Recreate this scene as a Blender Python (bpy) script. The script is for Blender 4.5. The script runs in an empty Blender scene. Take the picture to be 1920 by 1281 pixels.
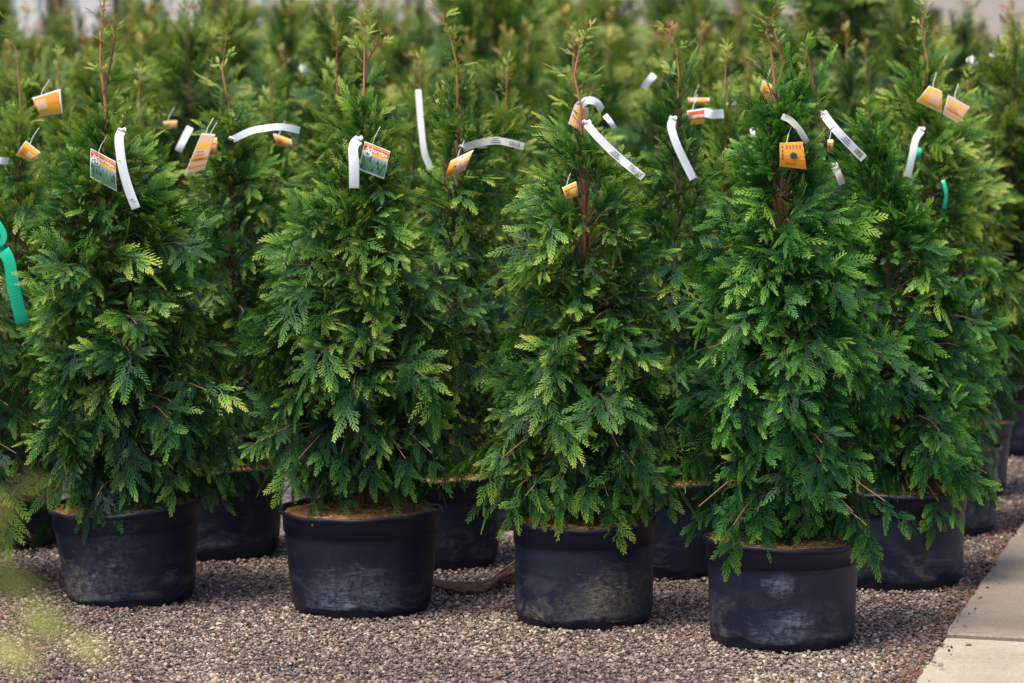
import bpy, math, random
import numpy as np
from mathutils import Vector, Matrix, noise

# ------------------------------------------------------------------ camera, sky, sun
SC = bpy.context.scene
COL = SC.collection
F = 6200.0                      # focal length in photo pixels (photo 1920 x 1281)
CAMH = 1.6
PITCH = math.atan(550.5 / F)
cam_d = bpy.data.cameras.new('camera'); cam = bpy.data.objects.new('camera', cam_d); COL.objects.link(cam)
cam.location = (0, 0, CAMH); cam.rotation_euler = (math.pi / 2 - PITCH, 0, 0)
cam_d.sensor_width = 36.0; cam_d.lens = 36.0 * F / 1920.0
cam_d.clip_start = 0.1; cam_d.clip_end = 500
cam_d.dof.use_dof = True; cam_d.dof.focus_distance = 9.05; cam_d.dof.aperture_fstop = 4.0
SC.camera = cam

SUN_EL, SUN_AZ = math.radians(66), math.radians(228)     # azimuth from +Y clockwise: behind the camera, to the left
w = bpy.data.worlds.new('World'); SC.world = w; w.use_nodes = True
nt = w.node_tree; nt.nodes.clear()
sky = nt.nodes.new('ShaderNodeTexSky'); sky.sky_type = 'NISHITA'; sky.sun_disc = False
sky.sun_elevation = SUN_EL; sky.sun_rotation = SUN_AZ; sky.air_density = 1.0; sky.dust_density = 3.0; sky.ozone_density = 1.5
bg = nt.nodes.new('ShaderNodeBackground'); bg.inputs[1].default_value = 0.15
wo = nt.nodes.new('ShaderNodeOutputWorld')
nt.links.new(sky.outputs[0], bg.inputs[0]); nt.links.new(bg.outputs[0], wo.inputs[0])
sun_d = bpy.data.lights.new('sun', 'SUN'); sun = bpy.data.objects.new('sun', sun_d); COL.objects.link(sun)
sun_d.energy = 2.9; sun_d.angle = math.radians(18); sun_d.color = (1.0, 0.93, 0.82)
sd = Vector((math.sin(SUN_AZ) * math.cos(SUN_EL), math.cos(SUN_AZ) * math.cos(SUN_EL), math.sin(SUN_EL)))
sun.rotation_euler = sd.to_track_quat('Z', 'Y').to_euler()
SC.view_settings.view_transform = 'Standard'; SC.view_settings.look = 'None'
SC.view_settings.exposure = 0.8; SC.view_settings.gamma = 1.0
SC.render.engine = 'CYCLES'
SC.cycles.max_bounces = 8; SC.cycles.diffuse_bounces = 2; SC.cycles.transmission_bounces = 4

# ------------------------------------------------------------------ helpers
sp, cp = math.sin(PITCH), math.cos(PITCH)
def ray(x, y):
    a, b = (x - 960.0) / F, (640.5 - y) / F
    return a, cp + b * sp, -sp + b * cp
def P(x, y, D):                 # where the photo's pixel lies at depth D (metres)
    a, b, c = ray(x, y); t = D / b
    return Vector((a * t, D, CAMH + c * t))
def G(x, y, z=0.0):             # where it meets the ground
    a, b, c = ray(x, y); t = (z - CAMH) / c
    return Vector((a * t, b * t, z))
def project(p):                 # numpy (n,3) -> photo pixels
    X, Y, Z = p[..., 0], p[..., 1], p[..., 2] - CAMH
    dep = Y * cp - Z * sp; up = Y * sp + Z * cp
    return 960 + F * X / dep, 640.5 - F * up / dep

def link(name, mesh, mats, parent=None):
    o = bpy.data.objects.new(name, mesh); COL.objects.link(o)
    for m in (mats if isinstance(mats, (list, tuple)) else [mats]):
        if m is not None and m.name not in [q.name for q in mesh.materials if q]: mesh.materials.append(m)
    if parent: o.parent = parent
    return o
def tag(o, label=None, cat=None, group=None, kind=None):
    if label: o['label'] = label
    if cat: o['category'] = cat
    if group: o['group'] = group
    if kind: o['kind'] = kind
    return o
def thing(name, loc, label, cat, group=None):
    o = bpy.data.objects.new(name, None); COL.objects.link(o); o.location = loc
    o.empty_display_size = 0.1
    return tag(o, label, cat, group)

def np_mesh(name, V, Fa, attrs=None, smooth=False):      # V (n,3), Fa (m,3) triangles
    me = bpy.data.meshes.new(name)
    V = np.ascontiguousarray(V, dtype=np.float32); Fa = np.ascontiguousarray(Fa, dtype=np.int32)
    me.vertices.add(len(V)); me.vertices.foreach_set('co', V.ravel())
    me.loops.add(len(Fa) * 3); me.loops.foreach_set('vertex_index', Fa.ravel())
    me.polygons.add(len(Fa)); me.polygons.foreach_set('loop_start', np.arange(0, len(Fa) * 3, 3, dtype=np.int32))
    me.polygons.foreach_set('loop_total', np.full(len(Fa), 3, dtype=np.int32))
    me.update(calc_edges=True)
    for k, a in (attrs or {}).items():
        at = me.attributes.new(k, 'FLOAT', 'POINT'); at.data.foreach_set('value', np.ascontiguousarray(a, dtype=np.float32))
    me.polygons.foreach_set('use_smooth', np.full(len(Fa), smooth, dtype=bool))
    return me

class MB:                        # small mesh builder with material slots
    def __init__(s): s.v = []; s.f = []; s.m = []
    def add(s, vs, fs, m=0):
        b = len(s.v); s.v += [tuple(v) for v in vs]
        for f in fs: s.f.append([b + i for i in f]); s.m.append(m)
    def box(s, c, d, rz=0, m=0):
        ca, sa = math.cos(rz), math.sin(rz); vs = []
        for i in (-1, 1):
            for j in (-1, 1):
                for k in (-1, 1):
                    x, y = i * d[0] / 2, j * d[1] / 2
                    vs.append((c[0] + x * ca - y * sa, c[1] + x * sa + y * ca, c[2] + k * d[2] / 2))
        s.add(vs, [(0, 1, 3, 2), (4, 6, 7, 5), (0, 4, 5, 1), (2, 3, 7, 6), (0, 2, 6, 4), (1, 5, 7, 3)], m)
    def tube(s, pts, rads, n=6, m=0):
        pts = [Vector(p) for p in pts]; base = len(s.v); ref = Vector((0.31, 0.83, 0.21)).normalized()
        for i, p in enumerate(pts):
            t = (pts[min(i + 1, len(pts) - 1)] - pts[max(i - 1, 0)])
            t = t.normalized() if t.length > 1e-9 else Vector((0, 0, 1))
            a = t.cross(ref); a = a.normalized() if a.length > 1e-6 else Vector((1, 0, 0)); b = t.cross(a)
            r = rads[i] if isinstance(rads, (list, tuple)) else rads
            for k in range(n):
                q = 2 * math.pi * k / n
                s.v.append(tuple(p + (a * math.cos(q) + b * math.sin(q)) * r))
        for i in range(len(pts) - 1):
            for k in range(n):
                a0 = base + i * n + k; a1 = base + i * n + (k + 1) % n
                s.f.append([a0, a1, a1 + n, a0 + n]); s.m.append(m)
        s.f.append([base + k for k in range(n)][::-1]); s.m.append(m)
        e = base + (len(pts) - 1) * n; s.f.append([e + k for k in range(n)]); s.m.append(m)
    def mesh(s, name, smooth=False):
        me = bpy.data.meshes.new(name); me.from_pydata(s.v, [], s.f); me.update()
        if smooth: me.polygons.foreach_set('use_smooth', [True] * len(me.polygons))
        me.polygons.foreach_set('material_index', s.m)
        return me
    def build(s, name, mats, parent=None, smooth=False):
        me = s.mesh(name, smooth)
        for m in (mats if isinstance(mats, (list, tuple)) else [mats]): me.materials.append(m)
        o = bpy.data.objects.new(name, me); COL.objects.link(o)
        if parent: o.parent = parent
        return o

# ------------------------------------------------------------------ materials
def mat(name, rough=0.6, color=None, spec=0.5):
    m = bpy.data.materials.new(name); m.use_nodes = True
    b = m.node_tree.nodes['Principled BSDF']
    b.inputs['Roughness'].default_value = rough; b.inputs['Specular IOR Level'].default_value = spec
    if color: b.inputs['Base Color'].default_value = (*color, 1)
    return m, m.node_tree, b
def ramp(nt, stops, src=None, interp='LINEAR'):
    r = nt.nodes.new('ShaderNodeValToRGB'); r.color_ramp.interpolation = interp
    e = r.color_ramp.elements
    while len(e) > 1: e.remove(e[-1])
    e[0].position = stops[0][0]; e[0].color = (*stops[0][1], 1)
    for p_, c_ in stops[1:]:
        q = e.new(p_); q.color = (*c_, 1)
    if src is not None: nt.links.new(src, r.inputs[0])
    return r
def noise_n(nt, scale, detail=4, rough=0.6, vec=None, dist=0.0):
    n = nt.nodes.new('ShaderNodeTexNoise'); n.inputs['Scale'].default_value = scale
    n.inputs['Detail'].default_value = detail; n.inputs['Roughness'].default_value = rough; n.inputs['Distortion'].default_value = dist
    if vec is not None: nt.links.new(vec, n.inputs['Vector'])
    return n
def coords(nt, scale=(1, 1, 1), out='Object'):
    t = nt.nodes.new('ShaderNodeTexCoord'); mp = nt.nodes.new('ShaderNodeMapping'); mp.inputs['Scale'].default_value = scale
    nt.links.new(t.outputs[out], mp.inputs[0]); return mp.outputs[0]
def mix(nt, fac, a, b, mode='MIX'):
    m = nt.nodes.new('ShaderNodeMix'); m.data_type = 'RGBA'; m.blend_type = mode
    for sock, val in ((m.inputs[0], fac), (m.inputs[6], a), (m.inputs[7], b)):
        if hasattr(val, 'is_linked'): nt.links.new(val, sock)
        elif isinstance(val, tuple): sock.default_value = (*val, 1)
        else: sock.default_value = val
    return m.outputs[2]
def math_n(nt, op, a, b=None, c=None, clamp=False):
    m = nt.nodes.new('ShaderNodeMath'); m.operation = op; m.use_clamp = clamp
    for i, v in enumerate((a, b, c)):
        if v is None: continue
        if hasattr(v, 'is_linked'): nt.links.new(v, m.inputs[i])
        else: m.inputs[i].default_value = v
    return m.outputs[0]
def bump(nt, b, h, strength=0.3, dist=0.002):
    bn = nt.nodes.new('ShaderNodeBump'); bn.inputs['Strength'].default_value = strength; bn.inputs['Distance'].default_value = dist
    nt.links.new(h, bn.inputs['Height']); nt.links.new(bn.outputs[0], b.inputs['Normal'])

def foliage_mat(name, gain=(1, 1, 1)):
    m, nt, b = mat(name, 0.55, spec=0.22)
    at = nt.nodes.new('ShaderNodeAttribute'); at.attribute_name = 'tone'
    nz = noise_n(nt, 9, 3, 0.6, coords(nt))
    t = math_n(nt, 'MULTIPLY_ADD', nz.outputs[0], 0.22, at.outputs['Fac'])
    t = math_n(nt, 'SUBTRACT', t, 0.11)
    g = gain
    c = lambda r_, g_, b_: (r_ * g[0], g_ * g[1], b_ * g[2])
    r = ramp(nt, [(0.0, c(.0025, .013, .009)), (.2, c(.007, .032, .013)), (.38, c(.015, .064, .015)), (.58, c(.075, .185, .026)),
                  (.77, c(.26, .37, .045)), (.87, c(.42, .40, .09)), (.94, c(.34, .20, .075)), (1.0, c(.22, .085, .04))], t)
    nt.links.new(r.outputs[0], b.inputs['Base Color'])
    tr = nt.nodes.new('ShaderNodeBsdfTranslucent'); nt.links.new(mix(nt, 1.0, r.outputs[0], (1.1, 1.35, .5), 'MULTIPLY'), tr.inputs[0])
    ms = nt.nodes.new('ShaderNodeMixShader'); ms.inputs[0].default_value = 0.2
    out = nt.nodes['Material Output']
    nt.links.new(b.outputs[0], ms.inputs[1]); nt.links.new(tr.outputs[0], ms.inputs[2]); nt.links.new(ms.outputs[0], out.inputs[0])
    return m
M = {}
M['foliage'] = foliage_mat('cedar_foliage')
M['foliage_far'] = foliage_mat('hazed_olive_foliage', (1.2, .98, 1.3))  # olive green lifted paler for the far rows: distance haze painted into the colour
M['foliage_deep'] = foliage_mat('deep_green_foliage', (.78, 1.03, .9))
def bark_mat(name, lo, hi):
    m, nt, b = mat(name, 0.75)
    n = noise_n(nt, 60, 5, 0.7, coords(nt, (1, 1, .25)))
    r = ramp(nt, [(.3, lo), (.7, hi)], n.outputs[0]); nt.links.new(r.outputs[0], b.inputs['Base Color']); bump(nt, b, n.outputs[0], .5, .003)
    return m
M['bark'] = bark_mat('red_brown_bark', (.06, .028, .018), (.20, .10, .065))
_m = M['bark']; _nt = _m.node_tree; _b = _nt.nodes['Principled BSDF']; _src = _b.inputs['Base Color'].links[0].from_socket
_tc = _nt.nodes.new('ShaderNodeTexCoord'); _sp = _nt.nodes.new('ShaderNodeSeparateXYZ'); _nt.links.new(_tc.outputs['Object'], _sp.inputs[0])
_f = ramp(_nt, [(.0, (0, 0, 0)), (1, (1, 1, 1))], math_n(_nt, 'MULTIPLY_ADD', _sp.outputs[2], 2.6, -2.9, clamp=True))
_nt.links.new(mix(_nt, _f.outputs[0], _src, (.42, .17, .075)), _b.inputs['Base Color'])
M['twig'] = bark_mat('orange_brown_twig', (.11, .045, .022), (.27, .125, .06))
M['birch'] = bark_mat('pale_bark', (.35, .33, .30), (.75, .73, .68))

# black nursery pot: blue-black plastic, pale dust low down, scuffs
def pot_material(name, muds):
  m, nt, b = mat(name, 0.5, spec=0.3)
  geo = nt.nodes.new('ShaderNodeTexCoord'); sep = nt.nodes.new('ShaderNodeSeparateXYZ'); nt.links.new(geo.outputs['Object'], sep.inputs[0])
  oi = nt.nodes.new('ShaderNodeObjectInfo')
  off = nt.nodes.new('ShaderNodeVectorMath'); off.operation = 'ADD'; nt.links.new(geo.outputs['Object'], off.inputs[0])
  cx = nt.nodes.new('ShaderNodeCombineXYZ')
  for i in range(3): nt.links.new(math_n(nt, 'MULTIPLY', oi.outputs['Random'], 13.0 + 7 * i), cx.inputs[i])
  nt.links.new(cx.outputs[0], off.inputs[1])
  def mapped(scale):
      mp = nt.nodes.new('ShaderNodeMapping'); mp.inputs['Scale'].default_value = scale; nt.links.new(off.outputs[0], mp.inputs[0]); return mp.outputs[0]
  big = noise_n(nt, 6.5, 6, 0.7, mapped((1, 1, 2.2)), 0.9)
  fine = noise_n(nt, 55, 7, 0.78, mapped((1, 1, .8)))
  scr = noise_n(nt, 40, 4, 0.6, mapped((.5, .5, 2.2)), 2.0)
  low = math_n(nt, 'POWER', math_n(nt, 'SUBTRACT', 1.0, math_n(nt, 'DIVIDE', sep.outputs[2], 0.20), clamp=True), 1.6)
  d1 = math_n(nt, 'MULTIPLY', math_n(nt, 'MULTIPLY_ADD', low,   .30, .012), ramp(nt, [(.48, (0, 0, 0)), (.66, (1, 1, 1))], big.outputs[0]).outputs[0])
  d1 = math_n(nt, 'MULTIPLY', d1, ramp(nt, [(.3, (.3, .3, .3)), (.7, (1.6, 1.6, 1.6))], fine.outputs[0]).outputs[0])
  d2 = math_n(nt, 'MULTIPLY', ramp(nt, [(.63, (0, 0, 0)), (.72, (1, 1, 1))], scr.outputs[0]).outputs[0],
              math_n(nt, 'MULTIPLY', ramp(nt, [(.45, (0, 0, 0)), (.6, (1, 1, 1))], noise_n(nt, 9, 2, .5, mapped((1, 1, 1))).outputs[0]).outputs[0], .20))
  hem = math_n(nt, 'MULTIPLY_ADD', math_n(nt, 'SUBTRACT', sep.outputs[2], math_n(nt, 'MULTIPLY_ADD', big.outputs[0], .075, -.014)), 240, 0, clamp=True)
  dust = math_n(nt, 'MULTIPLY', math_n(nt, 'ADD', d1, d2, clamp=True), math_n(nt, 'MULTIPLY_ADD', hem, .9, .1))
  haze_ = math_n(nt, 'MULTIPLY', fine.outputs[0], 0.02)
  base = mix(nt, haze_, (.0055, .0080, .020), (.10, .125, .19))
  col_ = mix(nt, dust, base, mix(nt, big.outputs[0], (.30, .32, .36), (.42, .36, .22)))
  nt.links.new(col_, b.inputs['Base Color'])
  nt.links.new(math_n(nt, 'MULTIPLY_ADD', fine.outputs[0], .3, .32), b.inputs['Roughness'])
  bump(nt, b, fine.outputs[0], .15, .001)
  cur = col_
  for (c_, r_, st_, colr) in muds:
      vm = nt.nodes.new('ShaderNodeVectorMath'); vm.operation = 'DISTANCE'; nt.links.new(geo.outputs['Object'], vm.inputs[0]); vm.inputs[1].default_value = c_
      dn = math_n(nt, 'MULTIPLY_ADD', big.outputs[0], r_ * 2.2, -r_ * 1.0)
      fall = math_n(nt, 'SUBTRACT', 1.0, math_n(nt, 'DIVIDE', math_n(nt, 'ADD', vm.outputs['Value'], dn), r_), clamp=True)
      f2 = math_n(nt, 'MULTIPLY', math_n(nt, 'POWER', fall, .7), math_n(nt, 'MULTIPLY', ramp(nt, [(.36, (0, 0, 0)), (.7, (1, 1, 1))], fine.outputs[0]).outputs[0], ramp(nt, [(.38, (.15, .15, .15)), (.6, (1, 1, 1))], scr.outputs[0]).outputs[0]))
      cur = mix(nt, math_n(nt, 'MULTIPLY', math_n(nt, 'MULTIPLY', f2, hem), st_, clamp=True), cur, colr)
  nt.links.new(cur, b.inputs['Base Color'])
  return m
M['pot'] = pot_material('black_pot_plastic', [])
KH, PD = (.34, .30, .19), (.30, .33, .40)
POTMAT = {11: pot_material('muddy_pot_plastic', [((-.16, -.13, .05), .11, 1.2, KH), ((-.05, -.19, .08), .13, .35, PD), ((-.02, -.2, .22), .1, .25, PD)]),
          12: pot_material('dusty_pot_plastic', [((-.03, -.19, .03), .15, .75, PD), ((.05, -.19, .09), .09, .35, PD)]),
          13: pot_material('khaki_stained_pot_plastic', [((.09, -.17, .11), .12, .75, KH), ((.02, -.19, .04), .12, .6, KH), ((-.13, -.12, .02), .06, 1.1, KH)]),
          14: pot_material('scratched_pot_plastic', [((-.02, -.19, .19), .05, .8, PD), ((.03, -.2, .08), .06, .55, PD), ((0, -.19, .0), .12, .5, PD)])}


m, nt, b = mat('bark_fibre_soil', 0.95)
n1 = noise_n(nt, 55, 6, .8, coords(nt)); n2 = noise_n(nt, 8, 3, .5, coords(nt))
r = ramp(nt, [(.3, (.09, .034, .010)), (.45, (.40, .16, .04)), (.6, (.60, .30, .10)), (.75, (.65, .42, .2))], n1.outputs[0])
nt.links.new(mix(nt, math_n(nt, 'MULTIPLY', n2.outputs[0], .3), r.outputs[0], (.14, .11, .02)), b.inputs['Base Color']); bump(nt, b, n1.outputs[0], 1, .01)
M['soil'] = m

# ground gravel sheet and stones
m, nt, b = mat('gravel_ground', 0.9)
vo = nt.nodes.new('ShaderNodeTexVoronoi'); vo.inputs['Scale'].default_value = 75; nt.links.new(coords(nt), vo.inputs['Vector'])
sv = nt.nodes.new('ShaderNodeSeparateColor'); nt.links.new(vo.outputs['Color'], sv.inputs[0])
r = ramp(nt, [(0, (.02, .016, .016)), (.35, (.07, .055, .055)), (.7, (.16, .125, .115)), (1, (.34, .29, .24))], sv.outputs[0])
nt.links.new(r.outputs[0], b.inputs['Base Color']); bump(nt, b, math_n(nt, 'SUBTRACT', 1.0, vo.outputs['Distance']), 1, .01)
M['ground'] = m
m, nt, b = mat('crushed_stone', 0.8, spec=.35)
at = nt.nodes.new('ShaderNodeAttribute'); at.attribute_name = 'shade'
n1 = noise_n(nt, 300, 3, .6, coords(nt))
r = ramp(nt, [(0, (.020, .015, .014)), (.25, (.072, .053, .047)), (.5, (.165, .120, .102)), (.72, (.30, .225, .175)), (.9, (.50, .40, .30)), (1, (.76, .68, .55))],
         math_n(nt, 'MULTIPLY_ADD', n1.outputs[0], .2, math_n(nt, 'SUBTRACT', at.outputs['Fac'], .1)))
nt.links.new(r.outputs[0], b.inputs['Base Color'])
M['stone'] = m
def concrete(name, lo, hi):
    m, nt, b = mat(name, 0.85)
    a = noise_n(nt, 2.2, 5, .65, coords(nt)); c = noise_n(nt, 120, 6, .8, coords(nt)); sp_ = nt.nodes.new('ShaderNodeTexVoronoi'); sp_.inputs['Scale'].default_value = 90
    nt.links.new(coords(nt), sp_.inputs['Vector'])
    base = ramp(nt, [(.3, lo), (.7, hi)], a.outputs[0]).outputs[0]
    base = mix(nt, .9, base, ramp(nt, [(.3, (.55, .55, .55)), (.5, (1, 1, 1)), (.72, (1.45, 1.42, 1.35))], c.outputs[0]).outputs[0], 'MULTIPLY')
    pits = ramp(nt, [(.05, (.35, .33, .3)), (.12, (1, 1, 1))], sp_.outputs['Distance']).outputs[0]
    nt.links.new(mix(nt, .6, base, pits, 'MULTIPLY'), b.inputs['Base Color']); bump(nt, b, c.outputs[0], .6, .003)
    return m
M['concrete'] = concrete('grey_tan_concrete', (.14, .11, .08), (.24, .195, .145))
M['concrete_pale'] = concrete('pale_sandy_concrete', (.26, .215, .15), (.39, .335, .25))
def flat(name, c, rough=.5, spec=.5, var=.12):
    m, nt, b = mat(name, rough, c, spec)
    n = noise_n(nt, 35, 4, .6, coords(nt))
    nt.links.new(mix(nt, math_n(nt, 'MULTIPLY', n.outputs[0], var * 2), c, tuple(q * .55 for q in c)), b.inputs['Base Color'])
    return m
M['white'] = flat('white_tag_plastic', (.86, .86, .87), .4, .4, .05)
M['dull'] = flat('dull_tag_back', (.50, .49, .44), .5)
M['ink'] = flat('black_ink', (.03, .03, .035), .6)
M['red'] = flat('red_print', (.55, .055, .012), .35)
M['orange'] = flat('orange_print', (.78, .27, .012), .35, .5, .15)
M['amber'] = flat('amber_print', (.80, .40, .03), .35)
M['peach'] = flat('faded_peach_print', (.72, .42, .24), .4, .5, .2)
M['pgreen'] = flat('printed_green', (.10, .27, .09), .35, .5, .3)
M['pdark'] = flat('printed_dark_green', (.03, .11, .06), .35, .5, .3)
M['psky'] = flat('printed_grey_blue', (.22, .33, .33), .35)
M['green_tape'] = flat('green_ribbon_plastic', (.0, .42, .24), .35)
M['steel'] = flat('galvanised_steel', (.52, .55, .58), .4)
M['beige_wall'] = flat('beige_cladding', (.50, .43, .37), .8)
M['white_wall'] = flat('white_cladding', (.72, .70, .68), .7)
M['dark_trim'] = flat('dark_brown_trim', (.05, .035, .03), .7)
M['glass'] = flat('dark_window_glass', (.03, .035, .04), .15)
M['roof'] = flat('grey_roof', (.16, .16, .17), .7)
M['navy'] = flat('navy_plastic', (.015, .02, .06), .45)
M['litter'] = bark_mat('dry_litter', (.10, .035, .015), (.36, .15, .06))

# ------------------------------------------------------------------ frond templates (flat scale-leaf sprays)
def frond_template(seed, lod=2):
    r = np.random.RandomState(seed); V = []; T = []; A = []
    def strip(pts, w0, w1, a0, a1):            # tapered ribbon ending in a point
        b = len(V); n = len(pts)
        for i in range(n):
            p = pts[i]; q = pts[min(i + 1, n - 1)] - pts[max(i - 1, 0)]; q = q / (np.linalg.norm(q) + 1e-9)
            s = np.array([-q[1], q[0], 0]); f = i / (n - 1); wd = w0 * (1 - f) + w1 * f; a = a0 + (a1 - a0) * f
            if i == n - 1: V.append(p); A.append(a)
            else: V.append(p - s * wd / 2); V.append(p + s * wd / 2); A.append(a); A.append(a)
        for i in range(n - 2):
            k = b + 2 * i; T.append((k, k + 2, k + 3)); T.append((k, k + 3, k + 1))
        k = b + 2 * (n - 2); T.append((k, k + 2, k + 1))
    if lod == 2:            # a spray: side feathers and a terminal feather, each a comb of scale-leaf teeth
        def feather(o, ang, L, a0, curl, zc):
            cur = r.uniform(-.25, .25)
            def axp(s):
                an = ang - curl * s + 0; d = np.array([math.sin(ang - curl * s * .5), math.cos(ang - curl * s * .5), 0.0])
                return o + d * L * s + np.array([0, 0, zc * L * s * s])
            strip([axp(s) for s in (0, .35, .7, 1)], .026, .018, a0, min(1, a0 + .75))
            n = max(4, int(L / .066)); wmax = r.uniform(.16, .22) * min(1, .5 + L * 1.1)
            for q in range(2 * n):
                s = .10 + .88 * q / (2.0 * n); sg = 1 if q % 2 else -1; p = axp(s)
                an = ang - curl * s + sg * math.radians(r.uniform(40, 54) - 14 * s)
                l = wmax * min(1, .6 + 1.6 * s) * (1 - s) ** .7 * r.uniform(.75, 1.2) + .020
                if r.rand() < .05: l *= .5
                e = np.array([math.sin(an), math.cos(an), 0]); e2 = np.array([math.sin(an - sg * .22), math.cos(an - sg * .22), 0]); nn = np.array([e[1], -e[0], 0]); b = len(V)
                zz = np.array([0, 0, r.uniform(-.12, .02) * l]); h = .0112; m = p + e * l * .55 + zz * .5
                V.extend([p - nn * h * .8, p + nn * h * .8, m + nn * h * 1.1, m + (e2 * l * .45) + zz * .5, m - nn * h * 1.1])
                a = a0 + .55 * s; A.extend([a, a, min(1, a + .18), min(1, a + .38), min(1, a + .18)])
                T.append((b, b + 4, b + 2)); T.append((b, b + 2, b + 1)); T.append((b + 4, b + 3, b + 2))
                if l > .13:
                    for u, g2 in ((.5, -sg), (.35, sg)):
                        p2 = p + e * l * u; a2 = an + g2 * .62; f2 = np.array([math.sin(a2), math.cos(a2), 0]); n2 = np.array([f2[1], -f2[0], 0]); b = len(V); l2 = l * .36
                        V.extend([p2 - n2 * h * .8, p2 + n2 * h * .8, p2 + f2 * l2]); A.extend([a + .1, a + .1, min(1, a + .35)]); T.append((b, b + 2, b + 1))
        cv = r.uniform(-.16, .16); ax = lambda t: np.array([cv * t * t, t, 0.0])
        t0 = r.uniform(.42, .56); strip([ax(t) for t in (0, .2, .4, t0)], .022, .018, 0, .3)
        ang0 = math.atan2(2 * cv * t0, 1); feather(ax(t0), ang0, 1 - t0 + .02, .25, 0, -.05)
        ns = r.randint(2, 4); sg = 1
        for q in range(ns):
            t = .10 + (t0 - .04) * q / ns; sg = -sg
            feather(ax(t), sg * math.radians(r.uniform(32, 50)), (.66 - .42 * t) * r.uniform(.75, 1.1), r.uniform(.0, .35) + .15 * t, sg * r.uniform(.05, .45), r.uniform(-.40, .18))
        return np.array(V), np.array(T, dtype=np.int64), np.array(A)
    cv = r.uniform(-.12, .12)
    ax = lambda t: np.array([cv * t * t, t, 0.0])
    strip([ax(t) for t in np.linspace(0, 1, 6 if lod > 1 else 4)], .024, .016, 0, 1)
    ns = {2: 9, 1: 8, 0: 6}[lod]; side = 1
    lm = r.uniform(.40, .56)
    for i in range(ns * 2):
        t = .07 + .9 * i / (ns * 2.0) + r.uniform(-.01, .01); side = -side
        L = lm * min(1, .62 + 2.0 * t) * (1 - t) ** .8 * r.uniform(.72, 1.2) + .05
        if r.rand() < .04: L *= .4
        th = math.radians(r.uniform(34, 52) - 12 * t); z = r.uniform(-.03, .03)
        p0 = ax(t); d = np.array([side * math.sin(th), math.cos(th), 0])
        n = 4 if lod == 2 else 3
        pts = []
        for k in range(n):
            s = k / (n - 1.0); pts.append(p0 + d * L * s + np.array([0, .16 * L * s * s, z * s - .10 * L * s * s]))
        wd = {2: .020, 1: .036, 0: .065}[lod]
        strip(pts, wd, wd * .75, .15, min(1, .55 + .6 * t))
        if lod == 2:
            m = int(L / .040)
            for k in range(1, m):
                s = k / float(m); q = p0 + d * L * s + np.array([0, .16 * L * s * s, z * s - .10 * L * s * s])
                sg = 1 if k % 2 else -1; an = math.atan2(d[0], d[1]) + sg * math.radians(r.uniform(34, 46))
                l = (.036 + .20 * L * (1 - s) * min(1, s * 3 + .5)) * r.uniform(.75, 1.25)
                e = np.array([math.sin(an), math.cos(an), 0]); nn = np.array([e[1], -e[0], 0]); b = len(V)
                V.append(q - nn * .008); V.append(q + nn * .008); V.append(q + e * l * .6 + nn * .009); V.append(q + e * l)
                V.append(q + e * l * .6 - nn * .009)
                a = .35 + .6 * t * s + .25 * s
                A.extend([a, a, min(1, a + .15), min(1, a + .25), min(1, a + .15)]); T.append((b, b + 4, b + 2)); T.append((b, b + 2, b + 1)); T.append((b + 4, b + 3, b + 2))
        elif lod == 1:
            m = max(2, int(L / .06))
            for k in range(1, m):
                s = k / float(m); q = p0 + d * L * s; sg = 1 if k % 2 else -1
                an = math.atan2(d[0], d[1]) + sg * .7; l = .05 + .18 * L * (1 - s)
                e = np.array([math.sin(an), math.cos(an), 0]); nn = np.array([e[1], -e[0], 0]); b = len(V)
                V.append(q - nn * .018); V.append(q + nn * .018); V.append(q + e * l); a = .4 + .5 * t
                A.extend([a, a, min(1, a + .2)]); T.append((b, b + 2, b + 1))
    return np.array(V), np.array(T, dtype=np.int64), np.array(A)
TPL = {2: [frond_template(100 + i, 2) for i in range(14)], 1: [frond_template(200 + i, 1) for i in range(6)], 0: [frond_template(300 + i, 0) for i in range(5)]}

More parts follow.
